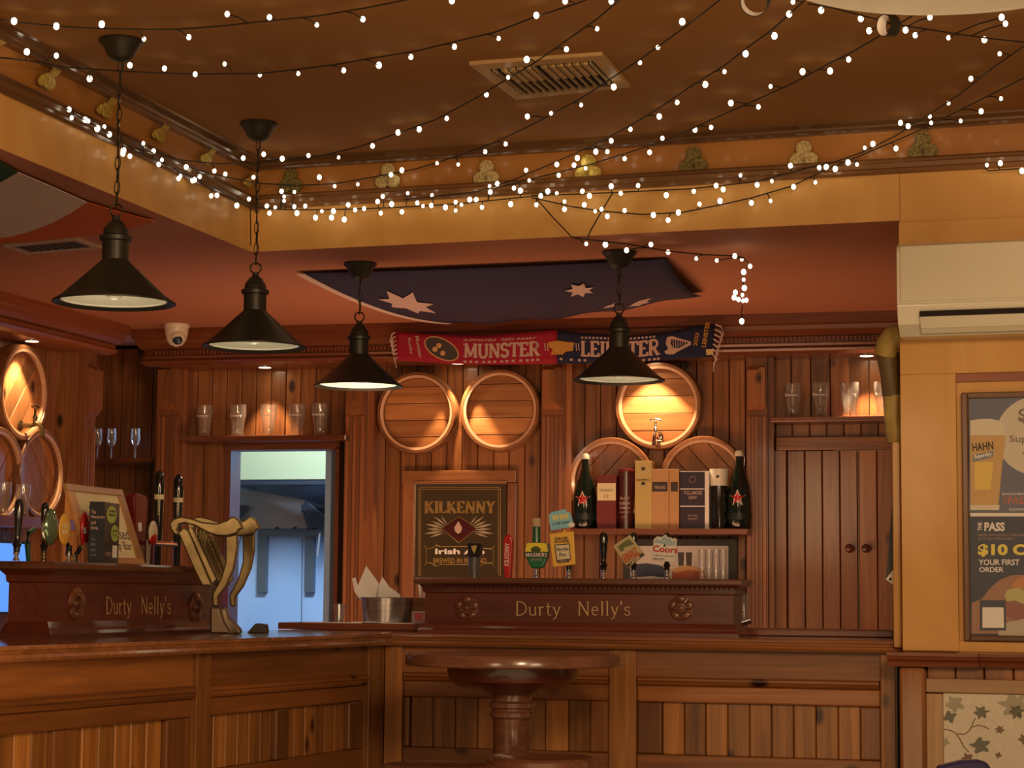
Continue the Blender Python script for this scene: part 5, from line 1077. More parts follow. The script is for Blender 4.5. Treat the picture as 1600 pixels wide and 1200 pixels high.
for k in range(7):
    x0, y0 = 1118 - k * .9, 507 + k * 7.6; t.part('fringe_tassel', MB().tube([sc(x0, y0, .002), sc(x0 + 9, y0 + 3 + k, .006), sc(x0 + 12 - k * 1.6, y0 + 14, .004), sc(1120 + 6 - k * 1.8, y0 + 22 + k, .004)], .0045, 6), fr_, smooth=True)
for k in range(7):
    x0, y0 = 617 + k * .7, 519 + k * 6.5; t.part('fringe_tassel', MB().tube([sc(x0, y0, .002), sc(x0 - 5, y0 + 3, .006), sc(x0 - 8 + k, y0 + 16, .004)], .004, 6), fr_, smooth=True)
# ================================================================ DOME CAMERA
p = atz(276, 507, ZL); x, y, z = p
t = thing('security_camera', 'white dome security camera on the ceiling at the left cornice corner', 'camera', ID, (x, y, ZL))
r = 20 / FPX * y
t.part('base_plate', MB().lathe([(r * 1.02, 0), (r * 1.04, -.012), (r * .96, -.02)], (x, y, ZL), 32), 'white', smooth=True)
t.part('housing', MB().lathe([(r * .94, -.0205), (r * .92, -.04), (r * .78, -.075), (r * .5, -.098), (.001, -.108)], (x, y, ZL), 32), 'white', smooth=True)
t.part('eyeball', MB().sphere((x + .01, y - r * .42, ZL - .062), r * .62, 24, 14), 'white', smooth=True)
t.part('lens', MB().sphere((x + .014, y - r * .80, ZL - .078), r * .40, 20, 12, (1, .7, 1)), mat('lens_blue', (.03, .05, .09), .15, coat=.5), smooth=True)
# ================================================================ AIR CONDITIONER
va = -.20
ya = 378
u0 = BE.u(1401, 450, va); u1 = u0 + .86
zt_, zb_ = BE.z(1420, 379, va), BE.z(1420, 523, va)
h = zt_ - zb_
t = thing('air_conditioner', 'cream wall mounted split air conditioner with open louvre on the mustard column', 'air conditioner', BE, ((u0 + u1) / 2, 0, zb_))
pr = [(-.0225, zt_), (va + .03, zt_), (va + .006, zt_ - .012), (va, zt_ - .03), (va, zb_ + h * .34), (va + .004, zb_ + h * .335), (va + .002, zb_ + h * .32), (va + .02, zb_ + h * .12), (va + .06, zb_), (-.0225, zb_)]
t.part('casing', MB().prism(pr, u0, u1), 'ac', bev=.006)
t.part('front_panel', MB().box(u0 + .012, u1 - .012, va - .006, va - .0005, zb_ + h * .36, zt_ - .012), 'ac', bev=.004)
ul = BE.u(1437, 500, va)
t.part('outlet', MB().prism([(va + .016, zb_ + h * .24), (va + .012, zb_ + h * .24), (va + .045, zb_ + .012), (va + .05, zb_ + .012)], ul, u1 - .1), 'dark')
t.part('outlet', MB().box(ul, u1 - .1, va - .004, va + .03, zb_ + h * .19, zb_ + h * .25), 'dark')
for k in (0, 1): t.part('louvre', MB().prism([(va - .004 + k * .02, zb_ + h * (.19 - k * .10)), (va - .007 + k * .02, zb_ + h * (.185 - k * .1)), (va + .012 + k * .02, zb_ + h * (.07 - k * .05)), (va + .016 + k * .02, zb_ + h * (.075 - k * .05))], ul + .002, u1 - .102), 'ac')
# lagged pipe beside the column
def ep(x, y, v=.12): u, z = BE.uz(x, y, v); return (u, v, z)
pm = noisy('aged_lagging', (.36, .25, .06), (.46, .33, .10), (9, 9, 9), .5)
t = thing('lagged_pipe', 'dull yellow lagged air conditioner pipe bent down the left side of the column', 'pipe', BE, ep(1390, 600))
t.part('elbow_cover', MB().tube([ep(1412, 522, .05), ep(1396, 528, .06), ep(1387, 538, .07), ep(1384, 554, .08)], [.042, .042, .040, .038], 20), pm, smooth=True)
t.part('upper_duct', MB().tube([ep(1387, 552, .09), ep(1392, 590, .10), ep(1394, 618, .11)], [.038, .034, .034], 20), mat('dark_lagging', (.13, .085, .03), .5), smooth=True)
t.part('lower_duct', MB().tube([ep(1395, 617, .11), ep(1398, 650, .12), ep(1400, 692, .12)], [.034, .036, .034], 20), pm, smooth=True)
t = thing('hanging_bag', 'dark grey hanging strip with a cream end behind the column edge', 'bag', BE, ep(1390, 850, .2))
t.part('strip', plate(BE, [(1384, 905), (1402, 905), (1402, 776), (1397, 776), (1393, 800)], .16, .012), mat('grey_strip', (.055, .055, .06), .5))
t.part('cream_end', plate(BE, [(1384, 905), (1398, 887), (1402, 887), (1402, 918), (1398, 916)], .15, .012), 'white'); a = ep(1391, 905, .149); t.part('eyelet', MB().sphere(a, .005, 10, 6), 'ink')
# ================================================================ POSTER FRAME
v = -.012
t = thing('framed_poster', 'brown framed beer and burger offer poster on the right wall', 'poster', BE, (BE.u(1580, 800, v), 0, BE.z(1580, 1002, v)))
fu0, fu1 = BE.u(1505, 800, v), BE.u(1505, 800, v) + .62; fz0, fz1 = BE.z(1550, 1002, v), BE.z(1550, 613, v); w = .019
fm = wood('poster_frame_wood', (.085, .035, .015), (.15, .065, .028), 'z', knots=False, rough=.3, coat=.4)
for bx in ((fu0, fu0 + w, fz0, fz1), (fu1 - w, fu1, fz0, fz1)): t.part('frame_bar', MB().box(bx[0], bx[1], -.030, -.001, bx[2], bx[3]), fm, bev=.004)
for bx in ((fu0 + w, fu1 - w, fz0, fz0 + w), (fu0 + w, fu1 - w, fz1 - w, fz1)): t.part('frame_bar', MB().box(bx[0], bx[1], -.030, -.001, bx[2], bx[3]), fm, bev=.004)
vp = -.014
def pp(pts, m, nm='print', d=0): return t.part(nm, plate(BE, pts, vp - d, .0004), m, doubles=False)
XR = 1660
pp([(1514, 1000), (XR, 1000), (XR, 808), (1514, 808)], 'dgrey', 'lower_sheet'); pp([(1514, 801), (XR, 801), (XR, 615), (1514, 615)], 'grey', 'upper_sheet'); pp([(1516, 807), (XR, 807), (XR, 801.5), (1516, 801.5)], 'paper', 'white_margin')
pc_ = [(1622 + 66 * math.cos(R(a)), 681 + 62 * math.sin(R(a))) for a in range(0, 360, 8)]; pp([p for p in [(x, max(y, 618)) for x, y in pc_]], mat('poster_cream', (.66, .60, .50), .5), 'print_circle', .0006)
bz = mat('beer_amber', (.60, .38, .15), .4); fo = mat('beer_foam', (.72, .66, .52), .4)
pp([(1516, 797), (1559, 797), (1562, 770), (1566, 725), (1571, 690), (1571, 675), (1516, 675)], bz, 'print_beer', .0012); pp([(1516, 797), (1561, 797), (1562, 789), (1516, 789)], fo, 'print_base', .0018)
pp([(1516, 680), (1571, 680), (1569, 665), (1561, 657), (1545, 654), (1530, 655), (1516, 657)], fo, 'print_foam', .0018)
pp([(1523, 765), (1548, 765), (1552, 722), (1523, 722)], mat('beer_gold', (.78, .56, .12), .4), 'print_beer_glow', .0018)
lettering(t, sans('HAHN', .02), (1519, 691, 1552, 704), vp - .0026, 'ink', rot=-6); pp([(1520, 722), (1552, 714), (1552, 704), (1520, 711)], mat('poster_slate', (.22, .25, .28), .5), 'print_panel', .0020); lettering(t, sans('Superdry', .03), (1522, 708, 1550, 716), vp - .003, 'paper', rot=-12)
dk = mat('poster_taupe', (.22, .18, .14), .5)
lettering(t, sans('$', .04), (1591, 637, 1614, 663), vp - .0026, dk); lettering(t, sans('Super', .01), (1577, 680, 1624, 694), vp - .0026, dk); lettering(t, sans('when'), (1597, 703, 1625, 710), vp - .0026, dk)
rd = mat('poster_rose', (.50, .16, .14), .5); lettering(t, sans('EXCLUSIVE TO', .01), (1566, 770, 1618, 773.5), vp - .0012, 'paper'); lettering(t, sans('PASS', .03), (1575, 776, 1606, 788), vp - .0012, rd); lettering(t, sans('THE', .02), (1567, 776, 1573, 787), vp - .0012, rd); lettering(t, sans('DOWNLOAD NOW'), (1577, 794, 1640, 798), vp - .0012, 'paper')
lettering(t, sans('PASS', .04), (1538, 816, 1570, 830), vp - .0012, 'paper'); lettering(t, sans('THE', .03), (1524.5, 819.5, 1537.5, 826), vp - .0012, 'paper', rot=-90)
lettering(t, sans('ORDER WITH LOYALTY PARTNERS'), (1528, 834, 1602, 838), vp - .0012, 'bone'); lettering(t, sans('& AT 300+ PUBS & BARS'), (1529, 840, 1583, 843.5), vp - .0012, 'bone')
ye = mat('poster_yellow', (.85, .72, .14), .5)
lettering(t, sans('$10 Off', .045), (1528, 850, 1625, 870), vp - .0012, ye); lettering(t, sans('YOUR FIRST', .02), (1529, 874, 1593, 883), vp - .0012, 'paper'); lettering(t, sans('ORDER', .02), (1530, 886, 1568, 894), vp - .0012, 'paper')
sk = mat('print_skin', (.36, .20, .14), .5); bn = mat('print_bun', (.55, .24, .10), .5); lf = mat('print_lettuce', (.50, .50, .22), .5); pk = mat('print_pinkbrown', (.30, .13, .10), .5)
pp([(1518, 942), (1534, 936), (1546, 920), (1562, 906), (1580, 899), (1600, 898), (XR, 900), (XR, 990), (1518, 990)], sk, 'print_hand', .0006); pp([(1570, 940), (XR, 940), (XR, 965), (1590, 970), (1572, 962)], pk, 'print_shadow', .0012)
pp([(1580, 922), (1582, 912), (1592, 902), (1606, 899), (XR, 902), (XR, 924), (1600, 920)], bn, 'print_bun', .0018)
pp([(1569, 930), (1574, 922), (1590, 918), (1604, 924), (XR, 926), (XR, 938), (1600, 944), (1585, 938), (1574, 940)], lf, 'print_lettuce', .0024); pp([(1560, 985), (1575, 972), (1600, 967), (XR, 968), (XR, 1000), (1560, 1000)], mat('print_plate', (.50, .44, .36), .5), 'print_plate', .0018)
pp([(1531, 985), (1572, 985), (1571, 938), (1531, 938)], 'dgrey', 'print_tag', .0030); pp([(1535, 981), (1569, 981), (1568, 949), (1535, 949)], 'paper', 'print_blank_square', .0036)
gl = t.part('glazing', MB().box(fu0 + w, fu1 - w, -.0215, -.0205, fz0 + w, fz1 - w), 'pane')
# ================================================================ DADO PANEL AND CHAIR
t = thing('upholstered_wall_panel', 'floral fabric wall panel in a flat wooden frame under the right rail', 'panel', BE, (BE.u(1550, 1150), 0, .6))
fw = wood('pale_frame_wood', (.30, .17, .08), (.42, .26, .13), 'x', knots=False, rough=.4)
vq = -.03
t.part('frame_bar', MB().box(BE.u(1447, 1100, vq), U1, vq, -.001, BE.z(1500, 1083, vq), BE.z(1500, 1061, vq)), fw, bev=.003)
t.part('frame_bar', MB().box(BE.u(1447, 1100, vq), BE.u(1473, 1100, vq), vq, -.001, .55, BE.z(1450, 1083.5, vq)), wood('pale_frame_wood_v', (.30, .17, .08), (.42, .26, .13), 'z', knots=False, rough=.4), bev=.003)
vf = -.018
t.part('fabric', MB().box(BE.u(1474, 1100, vf), U1, vf, -.002, .55, BE.z(1500, 1083.5, vf)), noisy('cream_linen', (.62, .57, .47), (.68, .63, .52), (90, 90, 90), .8))
l1 = mat('leaf_grey_green', (.17, .175, .135), .8); l2 = mat('leaf_brown', (.22, .15, .10), .8); l3 = mat('leaf_pale', (.38, .36, .27), .8)
def lf_(cx, cy, s, rot, m, lobes=5):
    pts = []
    for k in range(lobes * 4):
        a = 2 * math.pi * k / (lobes * 4); rr = s * (1 if k % 4 == 0 else .72 if k % 2 else .55) * (1 + .15 * math.sin(k * 2.3)); pts.append((cx + rr * math.cos(a + rot), cy + rr * math.sin(a + rot) * .9))
    t.part('leaf_motif', plate(BE, pts, vf - .0012, .0008), m, doubles=False)
lf_(1492, 1100, 17, .4, l3, 5); lf_(1484, 1120, 12, 1.2, l1, 4); lf_(1533, 1113, 13, .9, l1, 6); lf_(1585, 1102, 26, .2, l3, 6); lf_(1588, 1112, 14, .9, l1, 6); lf_(1562, 1140, 8, .2, l2, 6); lf_(1532, 1165, 17, -.5, l1, 5); lf_(1512, 1185, 11, .5, l2, 5); lf_(1600, 1155, 10, .5, l2, 5); lf_(1477, 1160, 8, .3, l3, 4); lf_(1560, 1180, 6, .3, l2, 4)
def vine(pts): t.part('vine_motif', MB().tube([(BE.u(x, y, vf - .002), vf - .0015, BE.z(x, y, vf - .002)) for x, y in pts], .0016, 5), l2)
vine([(1474, 1139), (1485, 1141), (1494, 1146), (1500, 1155), (1506, 1167), (1514, 1175)]); vine([(1497, 1147), (1508, 1147), (1516, 1140), (1521, 1128), (1524, 1122)]); vine([(1519, 1136), (1528, 1133), (1538, 1135), (1545, 1139)])
# chair back (only its crest shows)
pz = aty(1508, 1187, 6.2); t = thing('padded_chair', 'navy padded chair whose rounded back top shows at the bottom right edge', 'chair', ID, (pz.x, pz.y, 0))
x, y, zt_ = pz; wch = 42 / FPX * y
nv_ = mat('navy_leather', (.035, .032, .11), .3, coat=.4)
t.part('backrest', MB().prism([(x - wch, zt_ - .42), (x + wch, zt_ - .42), (x + wch, zt_ - .03), (x + wch * .85, zt_ - .008), (x + wch * .5, zt_), (x - wch * .1, zt_ - .003), (x - wch * .9, zt_ - .018), (x - wch, zt_ - .025)], y, y + .05, 'v'), nv_, bev=.014, smooth=True)
t.part('seat', MB().box(x - .2, x + .2, y - .38, y + .03, .42, .48), nv_, bev=.02)
for a in (-.17, .17):
    for b in (-.34, .02): t.part('leg', MB().box(x + a - .018, x + a + .018, y + b - .018, y + b + .018, 0, .42 if b < 0 else zt_ - .42 + .02), 'mahog')
# ================================================================ WHITE DISC AND BLACK RINGS
pw_ = atz(1432, 24, 2.46); Dd = pw_.y; zz = 2.46
cx, cy = pw_.x, pw_.y
rd_ = 1.0
# disc whose far edge shows: centre lies towards the camera
cen = Vector((cx + .01, cy - .36, 0))
t = thing('hanging_white_canopy', 'big white round canopy hanging at the top right, only its lower edge visible', 'canopy', ID, (cen.x, cen.y, zz))
t.part('canopy_disc', MB().lathe([(.001, .012), (.25, .008), (.345, .003), (.36, 0), (.36, .10), (.34, .11), (.001, .12)], (cen.x, cen.y, zz), 64, cap=False), noisy('white_canopy', (.62, .60, .52), (.72, .69, .60), (6, 6, 6), .6), smooth=True)
t.part('hanging_rod', MB().tube([(cen.x, cen.y, zz + .12), (cen.x, cen.y, zc)], .012, 10), 'black')
for nm, x, y, wpx, tilt, lb in ((0, 1388, 40, 34, 0, 'small black and white ring ornament hanging against the white canopy'), (1, 1180, 2, 48, 1, 'small black and white ring ornament at the top edge, left of the white canopy')):
    q = atz(x, y, zc - .10); rr = 18 / FPX * q.y if nm == 0 else 23 / FPX * q.y
    t = thing('black_ring', lb, 'ornament', ID, tuple(q), 'black rings at the ceiling')
    ax = Vector((-.86, -.5, -.1)).normalized() if nm == 0 else Vector((-.35, -.75, -.5)).normalized()
    T = ax.to_track_quat('Z', 'Y').to_matrix()
    hw = .016 if nm == 0 else .014
    def rot_(mb): mb.v = [tuple(T @ Vector(p) + q) for p in mb.v]; return mb
    t.part('band', rot_(MB().lathe([(rr, -hw), (rr, hw), (rr * .93, hw), (rr * .93, -hw), (rr, -hw)], (0, 0, 0), 32, cap=False)), 'black', smooth=True)
    t.part('white_lining', rot_(MB().lathe([(rr * .925, -hw * .95), (rr * .925, hw * .95)], (0, 0, 0), 32, cap=False)), 'paper', smooth=True)
    t.part('hanger', MB().tube([q + Vector((0, 0, rr)), (q.x, q.y, zc)], .0018, 5), 'cable')
# ================================================================ TAPS ON THE TOWERS
def rotv(mb, c, deg):
    """turn a shape in the plane of the frame about the point c (clockwise seen from the bar)"""
    a = R(deg); co_, si = math.cos(a), math.sin(a)
    mb.v = [(c[0] + (x - c[0]) * co_ + (z - c[2]) * si, y, c[2] - (x - c[0]) * si + (z - c[2]) * co_) for x, y, z in mb.v]; return mb
def px2m(F, u, v, z): return (F.w(u, v, z) - O3).length / FPX
def tapbase(t, F, u, v, z, k, m='chrome', h=13):
    t.part('chrome_stub', MB().lathe([(5 * k, 0), (5 * k, 3 * k), (3.4 * k, 4.5 * k), (3.4 * k, (h - 3) * k), (5 * k, (h - 2) * k), (5 * k, h * k)], (u, v, z), 20), m, smooth=True)
def newtap(F, x, v, z, label, y=880, grp='beer taps'):
    u = F.u(x, y, v); t = thing('beer_tap', label, 'beer tap', F, (u, v, z), grp); k = px2m(F, u, v, z); t.k = k; t.u = u; t.v = v; t.z = z; return t
def handle(t, top, w, m='blackgl', tilt=0, z0=13, nm='handle'):
    """turned lever handle, top = height in px above the tower top, w = widest radius in px"""
    k = t.k; H = top
    pr = [(w * .62, z0), (w * .7, z0 + (H - z0) * .10), (w * .95, z0 + (H - z0) * .14), (w * .6, z0 + (H - z0) * .20), (w * .62, z0 + (H - z0) * .3), (w * .85, z0 + (H - z0) * .6), (w, z0 + (H - z0) * .85), (w * .8, z0 + (H - z0) * .96), (w * .3, H)]
    return t.part(nm, rotv(MB().lathe([(r_ * k, h_ * k) for r_, h_ in pr], (t.u, t.v, t.z), 24), (t.u, t.v, t.z), tilt), m, smooth=True)
vR = v_t + .07; gR = 'beer taps on the right tower'; gLf = 'beer taps on the left tower'
F = RB
def card(t, pts, m, v, nm='badge', th_=.004, bev=0): return t.part(nm, plate(F, pts, v, th_), m)
def cardtxt(t, glyph, box, v, m, rot=0): return lettering(t, glyph, box, v - .0008, m, F=F, rot=rot)
vc_ = vR - .02
# dark grey and black tap with a small gold harp
t = newtap(RB, 741, vR, zt1, 'slim black and grey tap with a small gold harp emblem, before the pub mirror', grp=gR); k = t.k
t.part('handle', MB().lathe([(7 * k, 0), (9 * k, 20 * k), (10.5 * k, 42 * k), (10.5 * k, 50 * k), (8 * k, 54 * k)], (t.u, t.v, t.z), 24), mat('tap_grey', (.10, .10, .10), .25, coat=.5), smooth=True)
t.part('head_panel', plate(RB, [(731, 869), (750, 869), (752, 849), (730, 849)], vR - .045, .03), 'blackgl', bev=.003); t.part('harp_emblem', plate(RB, [(736, 853), (745, 852), (744, 858), (741, 865), (738, 860)], vR - .047, .001), 'goldcard')
# red
t = newtap(RB, 793, vR, zt1, 'narrow bright red tap with white upright lettering, right of the mirror', grp=gR)
t.part('handle', MB().prism(pxpoly(RB, [(787.5, 904), (796.5, 904), (799, 870), (800, 845), (798, 838), (793, 835), (788, 838), (786, 846), (786, 875)], vc_), vc_, vc_ + .03, 'v'), 'red', bev=.004)
lettering(t, serif('KILKENNY', .13, .08, .12, .06), (774, 862.5, 810, 870), vc_ - .001, 'paper', F=RB, rot=-88)
# cider bottle
t = newtap(RB, 838, vR, zt1, 'bottle shaped cider tap with cork, green neck and yellow label', grp=gR); k = t.k; tapbase(t, RB, t.u, t.v, t.z, k)
body = [(830, 888), (847, 888), (853, 876), (857, 862), (855, 849), (850, 847), (826, 847), (821, 850), (819, 862), (824, 877)]
t.part('bottle_body', plate(RB, body, vc_, .03), mat('cider_green', (.01, .16, .07), .3, coat=.4), bev=.006)
t.part('yellow_label', plate(RB, [(820.5, 862), (856, 862), (854, 850), (849, 848), (827, 848), (822.5, 850)], vc_ - .0012, .001), mat('cider_yellow', (.85, .68, .05), .4)); t.part('black_band', plate(RB, [(819, 871), (856.5, 871), (857, 863), (819, 863)], vc_ - .0018, .001), 'ink'); t.part('tree_mark', plate(RB, [(831, 863), (829, 858), (834, 853.5), (840, 853.5), (845, 858), (844, 863)], vc_ - .0020, .0005), mat('tree_green', (.06, .10, .02), .5))
lettering(t, serif('MAGNERS', .16, .08, .12, .06), (821, 863.8, 855, 870), vc_ - .0026, 'paper', F=RB); lettering(t, sans('ORIGINAL'), (829, 873, 848, 876), vc_ - .0012, 'bone', F=RB)
t.part('neck', MB().lathe([(6.5 * k, 56 * k), (6 * k, 68 * k), (6 * k, 80 * k)], (t.u, t.v, t.z), 20), 'green', smooth=True); t.part('cork', MB().lathe([(7 * k, 80.1 * k), (7 * k, 92 * k), (6.5 * k, 93 * k)], (t.u, t.v, t.z), 20), mat('cork', (.50, .36, .22), .7), smooth=True)
# yellow card and blue win card
t = newtap(RB, 889, vR, zt1, 'orange and yellow square tap card under the light blue prize card', grp=gR); k = t.k; tapbase(t, RB, t.u, t.v, t.z, k); t.part('lever', MB().lathe([(4 * k, 12 * k), (5 * k, 25 * k)], (t.u, t.v, t.z), 16), 'blackgl', smooth=True)
t.part('badge', plate(RB, [(864, 886), (899, 882), (896, 830), (858, 834)], vc_, .012), 'yellow', bev=.002)
t.part('label_panel', plate(RB, [(869.5, 877), (892, 875), (890, 849), (866, 851)], vc_ - .0012, .001), 'ink'); t.part('label_panel', plate(RB, [(871, 875.5), (890.8, 873.7), (888.8, 850.5), (867.6, 852.5)], vc_ - .002, .001), mat('card_ivory', (.75, .68, .48), .5))
lettering(t, sans('GAGE', .04), (866, 839, 887, 843.5), vc_ - .0015, 'ink', F=RB, rot=-4); lettering(t, sans('ROADS', .04), (866.5, 844, 889, 848), vc_ - .0015, 'ink', F=RB, rot=-4)
lettering(t, sans('Single', .02), (869.5, 855, 888, 862.5), vc_ - .003, 'ink', F=RB, rot=-4); lettering(t, sans('Fin', .02), (874, 864, 884, 869.5), vc_ - .003, 'ink', F=RB, rot=-4); t.part('label_panel', plate(RB, [(871, 880), (889, 878), (888.5, 873), (870.5, 875)], vc_ - .0030, .001), 'ink'); lettering(t, sans('SUMMER ALE'), (873, 875.6, 886, 877.6), vc_ - .004, 'paper', F=RB, rot=-5)
t.part('prize_card', plate(RB, [(861, 829), (894, 823), (895, 817), (893, 806), (890, 800), (884, 799), (884, 795), (876, 797), (862, 800), (857, 804), (858, 816)], vc_ - .004, .003), 'lblue', bev=.001)
lettering(t, serif('WIN', .2, .12, .16, .08), (861, 803, 889, 813), vc_ - .006, mat('win_yellow', (.90, .78, .25), .5), F=RB, rot=-8); lettering(t, sans('A TRIP AWAY', .02), (863, 815.5, 890, 819), vc_ - .0055, 'ink', F=RB, rot=-8)
t.part('price_spot', plate(RB, [(893 + 5 * math.cos(R(a)), 820 + 4 * math.sin(R(a))) for a in range(0, 360, 24)], vc_ - .006, .001), 'paper'); t.part('card_tie', plate(RB, [(879, 834), (884, 833), (883, 826), (880, 829)], vc_ - .002, .002), 'yellow')
# plain black handle
t = newtap(RB, 943, vR, zt1, 'plain black turned tap handle in the middle, without any badge', grp=gR); tapbase(t, RB, t.u, t.v, t.z, t.k); handle(t, 72, 7)
# tilted beer card
t = newtap(RB, 990, vR, zt1, 'tilted square beer card with red lettering, left of the white mountain card', grp=gR); k = t.k; tapbase(t, RB, t.u, t.v, t.z, k); handle(t, 72, 6)
t.part('badge', plate(RB, [(981, 888), (1007.5, 867), (984, 835.5), (957, 853)], vc_, .010), mat('card_khaki', (.50, .42, .22), .5), bev=.002)
t.part('print_map', plate(RB, [(969, 861), (965, 854), (972, 849), (982, 842), (991, 850), (984, 853), (976, 855), (973, 862)], vc_ - .0012, .001), mat('print_olive', (.13, .15, .05), .5))
rr_ = mat('print_brick', (.50, .10, .03), .5); lettering(t, sans('GREAT', .05), (970, 861, 997, 870), vc_ - .002, rr_, F=RB, rot=-32); lettering(t, sans('NORTHERN', .05), (974, 868.5, 1001, 874), vc_ - .002, rr_, F=RB, rot=-32); t.part('print_foot', plate(RB, [(981, 887), (1006.5, 867), (1003.5, 863.5), (978.5, 883)], vc_ - .0012, .001), 'ink'); lettering(t, sans('LAGER', .02), (983, 873, 1002, 877), vc_ - .0024, 'cream', F=RB, rot=-38)
# white mountain card
t = newtap(RB, 1042, vR, zt1, 'white mountain shaped beer card with red script lettering', grp=gR); k = t.k; tapbase(t, RB, t.u, t.v, t.z, k); handle(t, 72, 6)
t.part('badge', plate(RB, [(1019, 875), (1055, 879), (1057.5, 843), (1054, 840), (1051, 842), (1047, 839), (1044, 840), (1039.5, 835), (1034, 839), (1026, 838), (1021, 843)], vc_, .010), mat('card_icewhite', (.72, .70, .64), .45), bev=.002)
t.part('print_peaks', plate(RB, [(1022, 848), (1026, 841), (1031, 845), (1034, 841), (1039, 837), (1043, 842), (1047, 840), (1050, 846), (1055, 843), (1056, 851), (1046, 853), (1036, 850)], vc_ - .0012, .001), mat('print_iceblue', (.36, .48, .55), .5)); t.part('print_tree', plate(RB, [(1036, 854), (1041, 854), (1038.5, 849)], vc_ - .002, .001), mat('print_tree', (.03, .10, .06), .5))
lettering(t, sans('Coors', .03), (1020, 853, 1059, 863.5), vc_ - .0024, 'red', F=RB, rot=4); lettering(t, sans('BORN IN THE ROCKIES'), (1023, 867.5, 1053, 869.6), vc_ - .0024, 'ink', F=RB, rot=3); lettering(t, sans('FRESH COLD', .02), (1020.5, 872, 1038, 874.5), vc_ - .0024, 'ink', F=RB, rot=3)
# left tower
F = TL; vl = .065; Z = zt2
t = newtap(TL, 25, vl, Z, 'tall glossy black turned handle, the leftmost tap on the left tower', grp=gLf); tapbase(t, TL, t.u, t.v, t.z, t.k); handle(t, 94, 7.5, tilt=3)
t = newtap(TL, 68, vl, Z, 'tap with green glass bottle shaped badge and brass base', grp=gLf); k = t.k; tapbase(t, TL, t.u, t.v, t.z, k, 'brass'); handle(t, 90, 6.5)
t.part('glass_badge', MB().sphere((t.u, t.v - .02, t.z + 53 * k), 1, 20, 14, (19 * k, 8 * k, 28 * k)), mat('green_chrome', (.22, .34, .22), .08, .7), smooth=True); t.part('silver_edge', MB().sphere((t.u - 5 * k, t.v - .012, t.z + 49 * k), 1, 16, 12, (13 * k, 6 * k, 24 * k)), 'chrome', smooth=True)
def oval_tap(x, y0, y1, rx, m, label, top, tm, txt=None):
    t = newtap(TL, x, vl, Z, label, grp=gLf); k = t.k; tapbase(t, TL, t.u, t.v, t.z, k); t.part('lever', MB().lathe([(5.5 * k, 12 * k), (4.5 * k, 25 * k), (5 * k, 28 * k)], (t.u, t.v, t.z), 16), 'blackgl', smooth=True)
    return t
t = newtap(TL, 107, vl, Z, 'yellow oval badge tap standing before the small black stub', grp=gLf); k = t.k; tapbase(t, TL, t.u, t.v, t.z, k); t.part('lever', MB().lathe([(5.5 * k, 12 * k), (4.5 * k, 22 * k), (5.5 * k, 26 * k)], (t.u, t.v, t.z), 16), 'blackgl', smooth=True)
ub, zb2 = TL.uz(101, 827, vl - .03)
t.part('badge', MB().sphere((ub, vl - .03, zb2), 1, 24, 14, (19 * k, .008, 24 * k)), mat('badge_amber', (.72, .40, .06), .3, coat=.5), smooth=True); lettering(t, sans('ALE', .05), (95, 817, 107, 824), vl - .0385, 'cream', F=TL); lettering(t, sans('XX', .05), (95, 827, 107, 834), vl - .0385, 'cream', F=TL); t.part('arm', MB().tube([(t.u, t.v, t.z + 24 * k), (ub, vl - .02, zb2)], .006, 10), 'blackgl', smooth=True)
t = newtap(TL, 117, vl + .03, Z, 'red curved lens tap on a slanting black arm, half behind the framed sign', grp=gLf); k = t.k; ub, zb2 = TL.uz(133, 828, vl + .0); tapbase(t, TL, t.u, t.v, t.z, k)
t.part('badge', MB().sphere((ub, vl + .0, zb2), 1, 24, 14, (14 * k, .012, 28 * k)), 'red', smooth=True); t.part('arm', MB().tube([(t.u, t.v, t.z + 10 * k), (ub, vl + .01, zb2 - 24 * k)], .007, 10), 'blackgl', smooth=True); lettering(t, sans('5', .05), (130, 824, 136, 834), vl - .0125, 'paper', F=TL)
# framed sign on the tower, leaning back
VS = .05
t = thing('framed_sign', 'pine framed cream sign saying the bar side is closed, leaning on the left tower', 'sign', TL, (TL.u(182, 878, VS), VS, Z))
kk_ = px2m(TL, TL.u(180, 878, VS), VS, Z)
zs0 = Z + .001; zs1 = TL.z(170, 762, VS + .04)
us0, us1 = TL.u(140, 820, VS), TL.u(226, 820, VS)
lean = .06; hs = zs1 - zs0; W_ = us1 - us0
def sg(a, b, d=0):     # a across 0..1, b up in metres along the board, d depth towards viewer
    return (us0 + a * W_ - b / hs * W_ * .16, VS + lean * b / hs - d, zs0 + b)
def sgbox(a0, a1, b0, b1, d0, d1):
    vs_ = [sg(a, b, d) for d in (d0, d1) for a, b in ((a0, b0), (a1, b0), (a1, b1), (a0, b1))]
    return MB().add(vs_, [(0, 1, 2, 3), (7, 6, 5, 4), (0, 4, 5, 1), (1, 5, 6, 2), (2, 6, 7, 3), (3, 7, 4, 0)])
bwid = .11; bh = hs * .09
pf = wood('light_pine_frame', (.42, .20, .075), (.58, .30, .12), 'x', knots=False, rough=.4)
t.part('frame_bar', sgbox(0, 1, 0, bh, -.008, .008), pf, bev=.002); t.part('frame_bar', sgbox(0, 1, hs - bh, hs, -.008, .008), pf, bev=.002); t.part('frame_bar', sgbox(0, bwid, bh, hs - bh, -.008, .008), pf, bev=.002); t.part('frame_bar', sgbox(1 - bwid, 1, bh, hs - bh, -.008, .008), pf, bev=.002)
t.part('paper_sheet', sgbox(bwid, 1 - bwid, bh, hs - bh, -.002, .002), 'cream')
def sgt(txt, a0, b0, a1, b1): t.part('lettering', fit(sans(txt, .0), a0, b0 * hs, a1, b1 * hs, lambda x, y: sg(x, y, .0028)), 'ink', doubles=False)
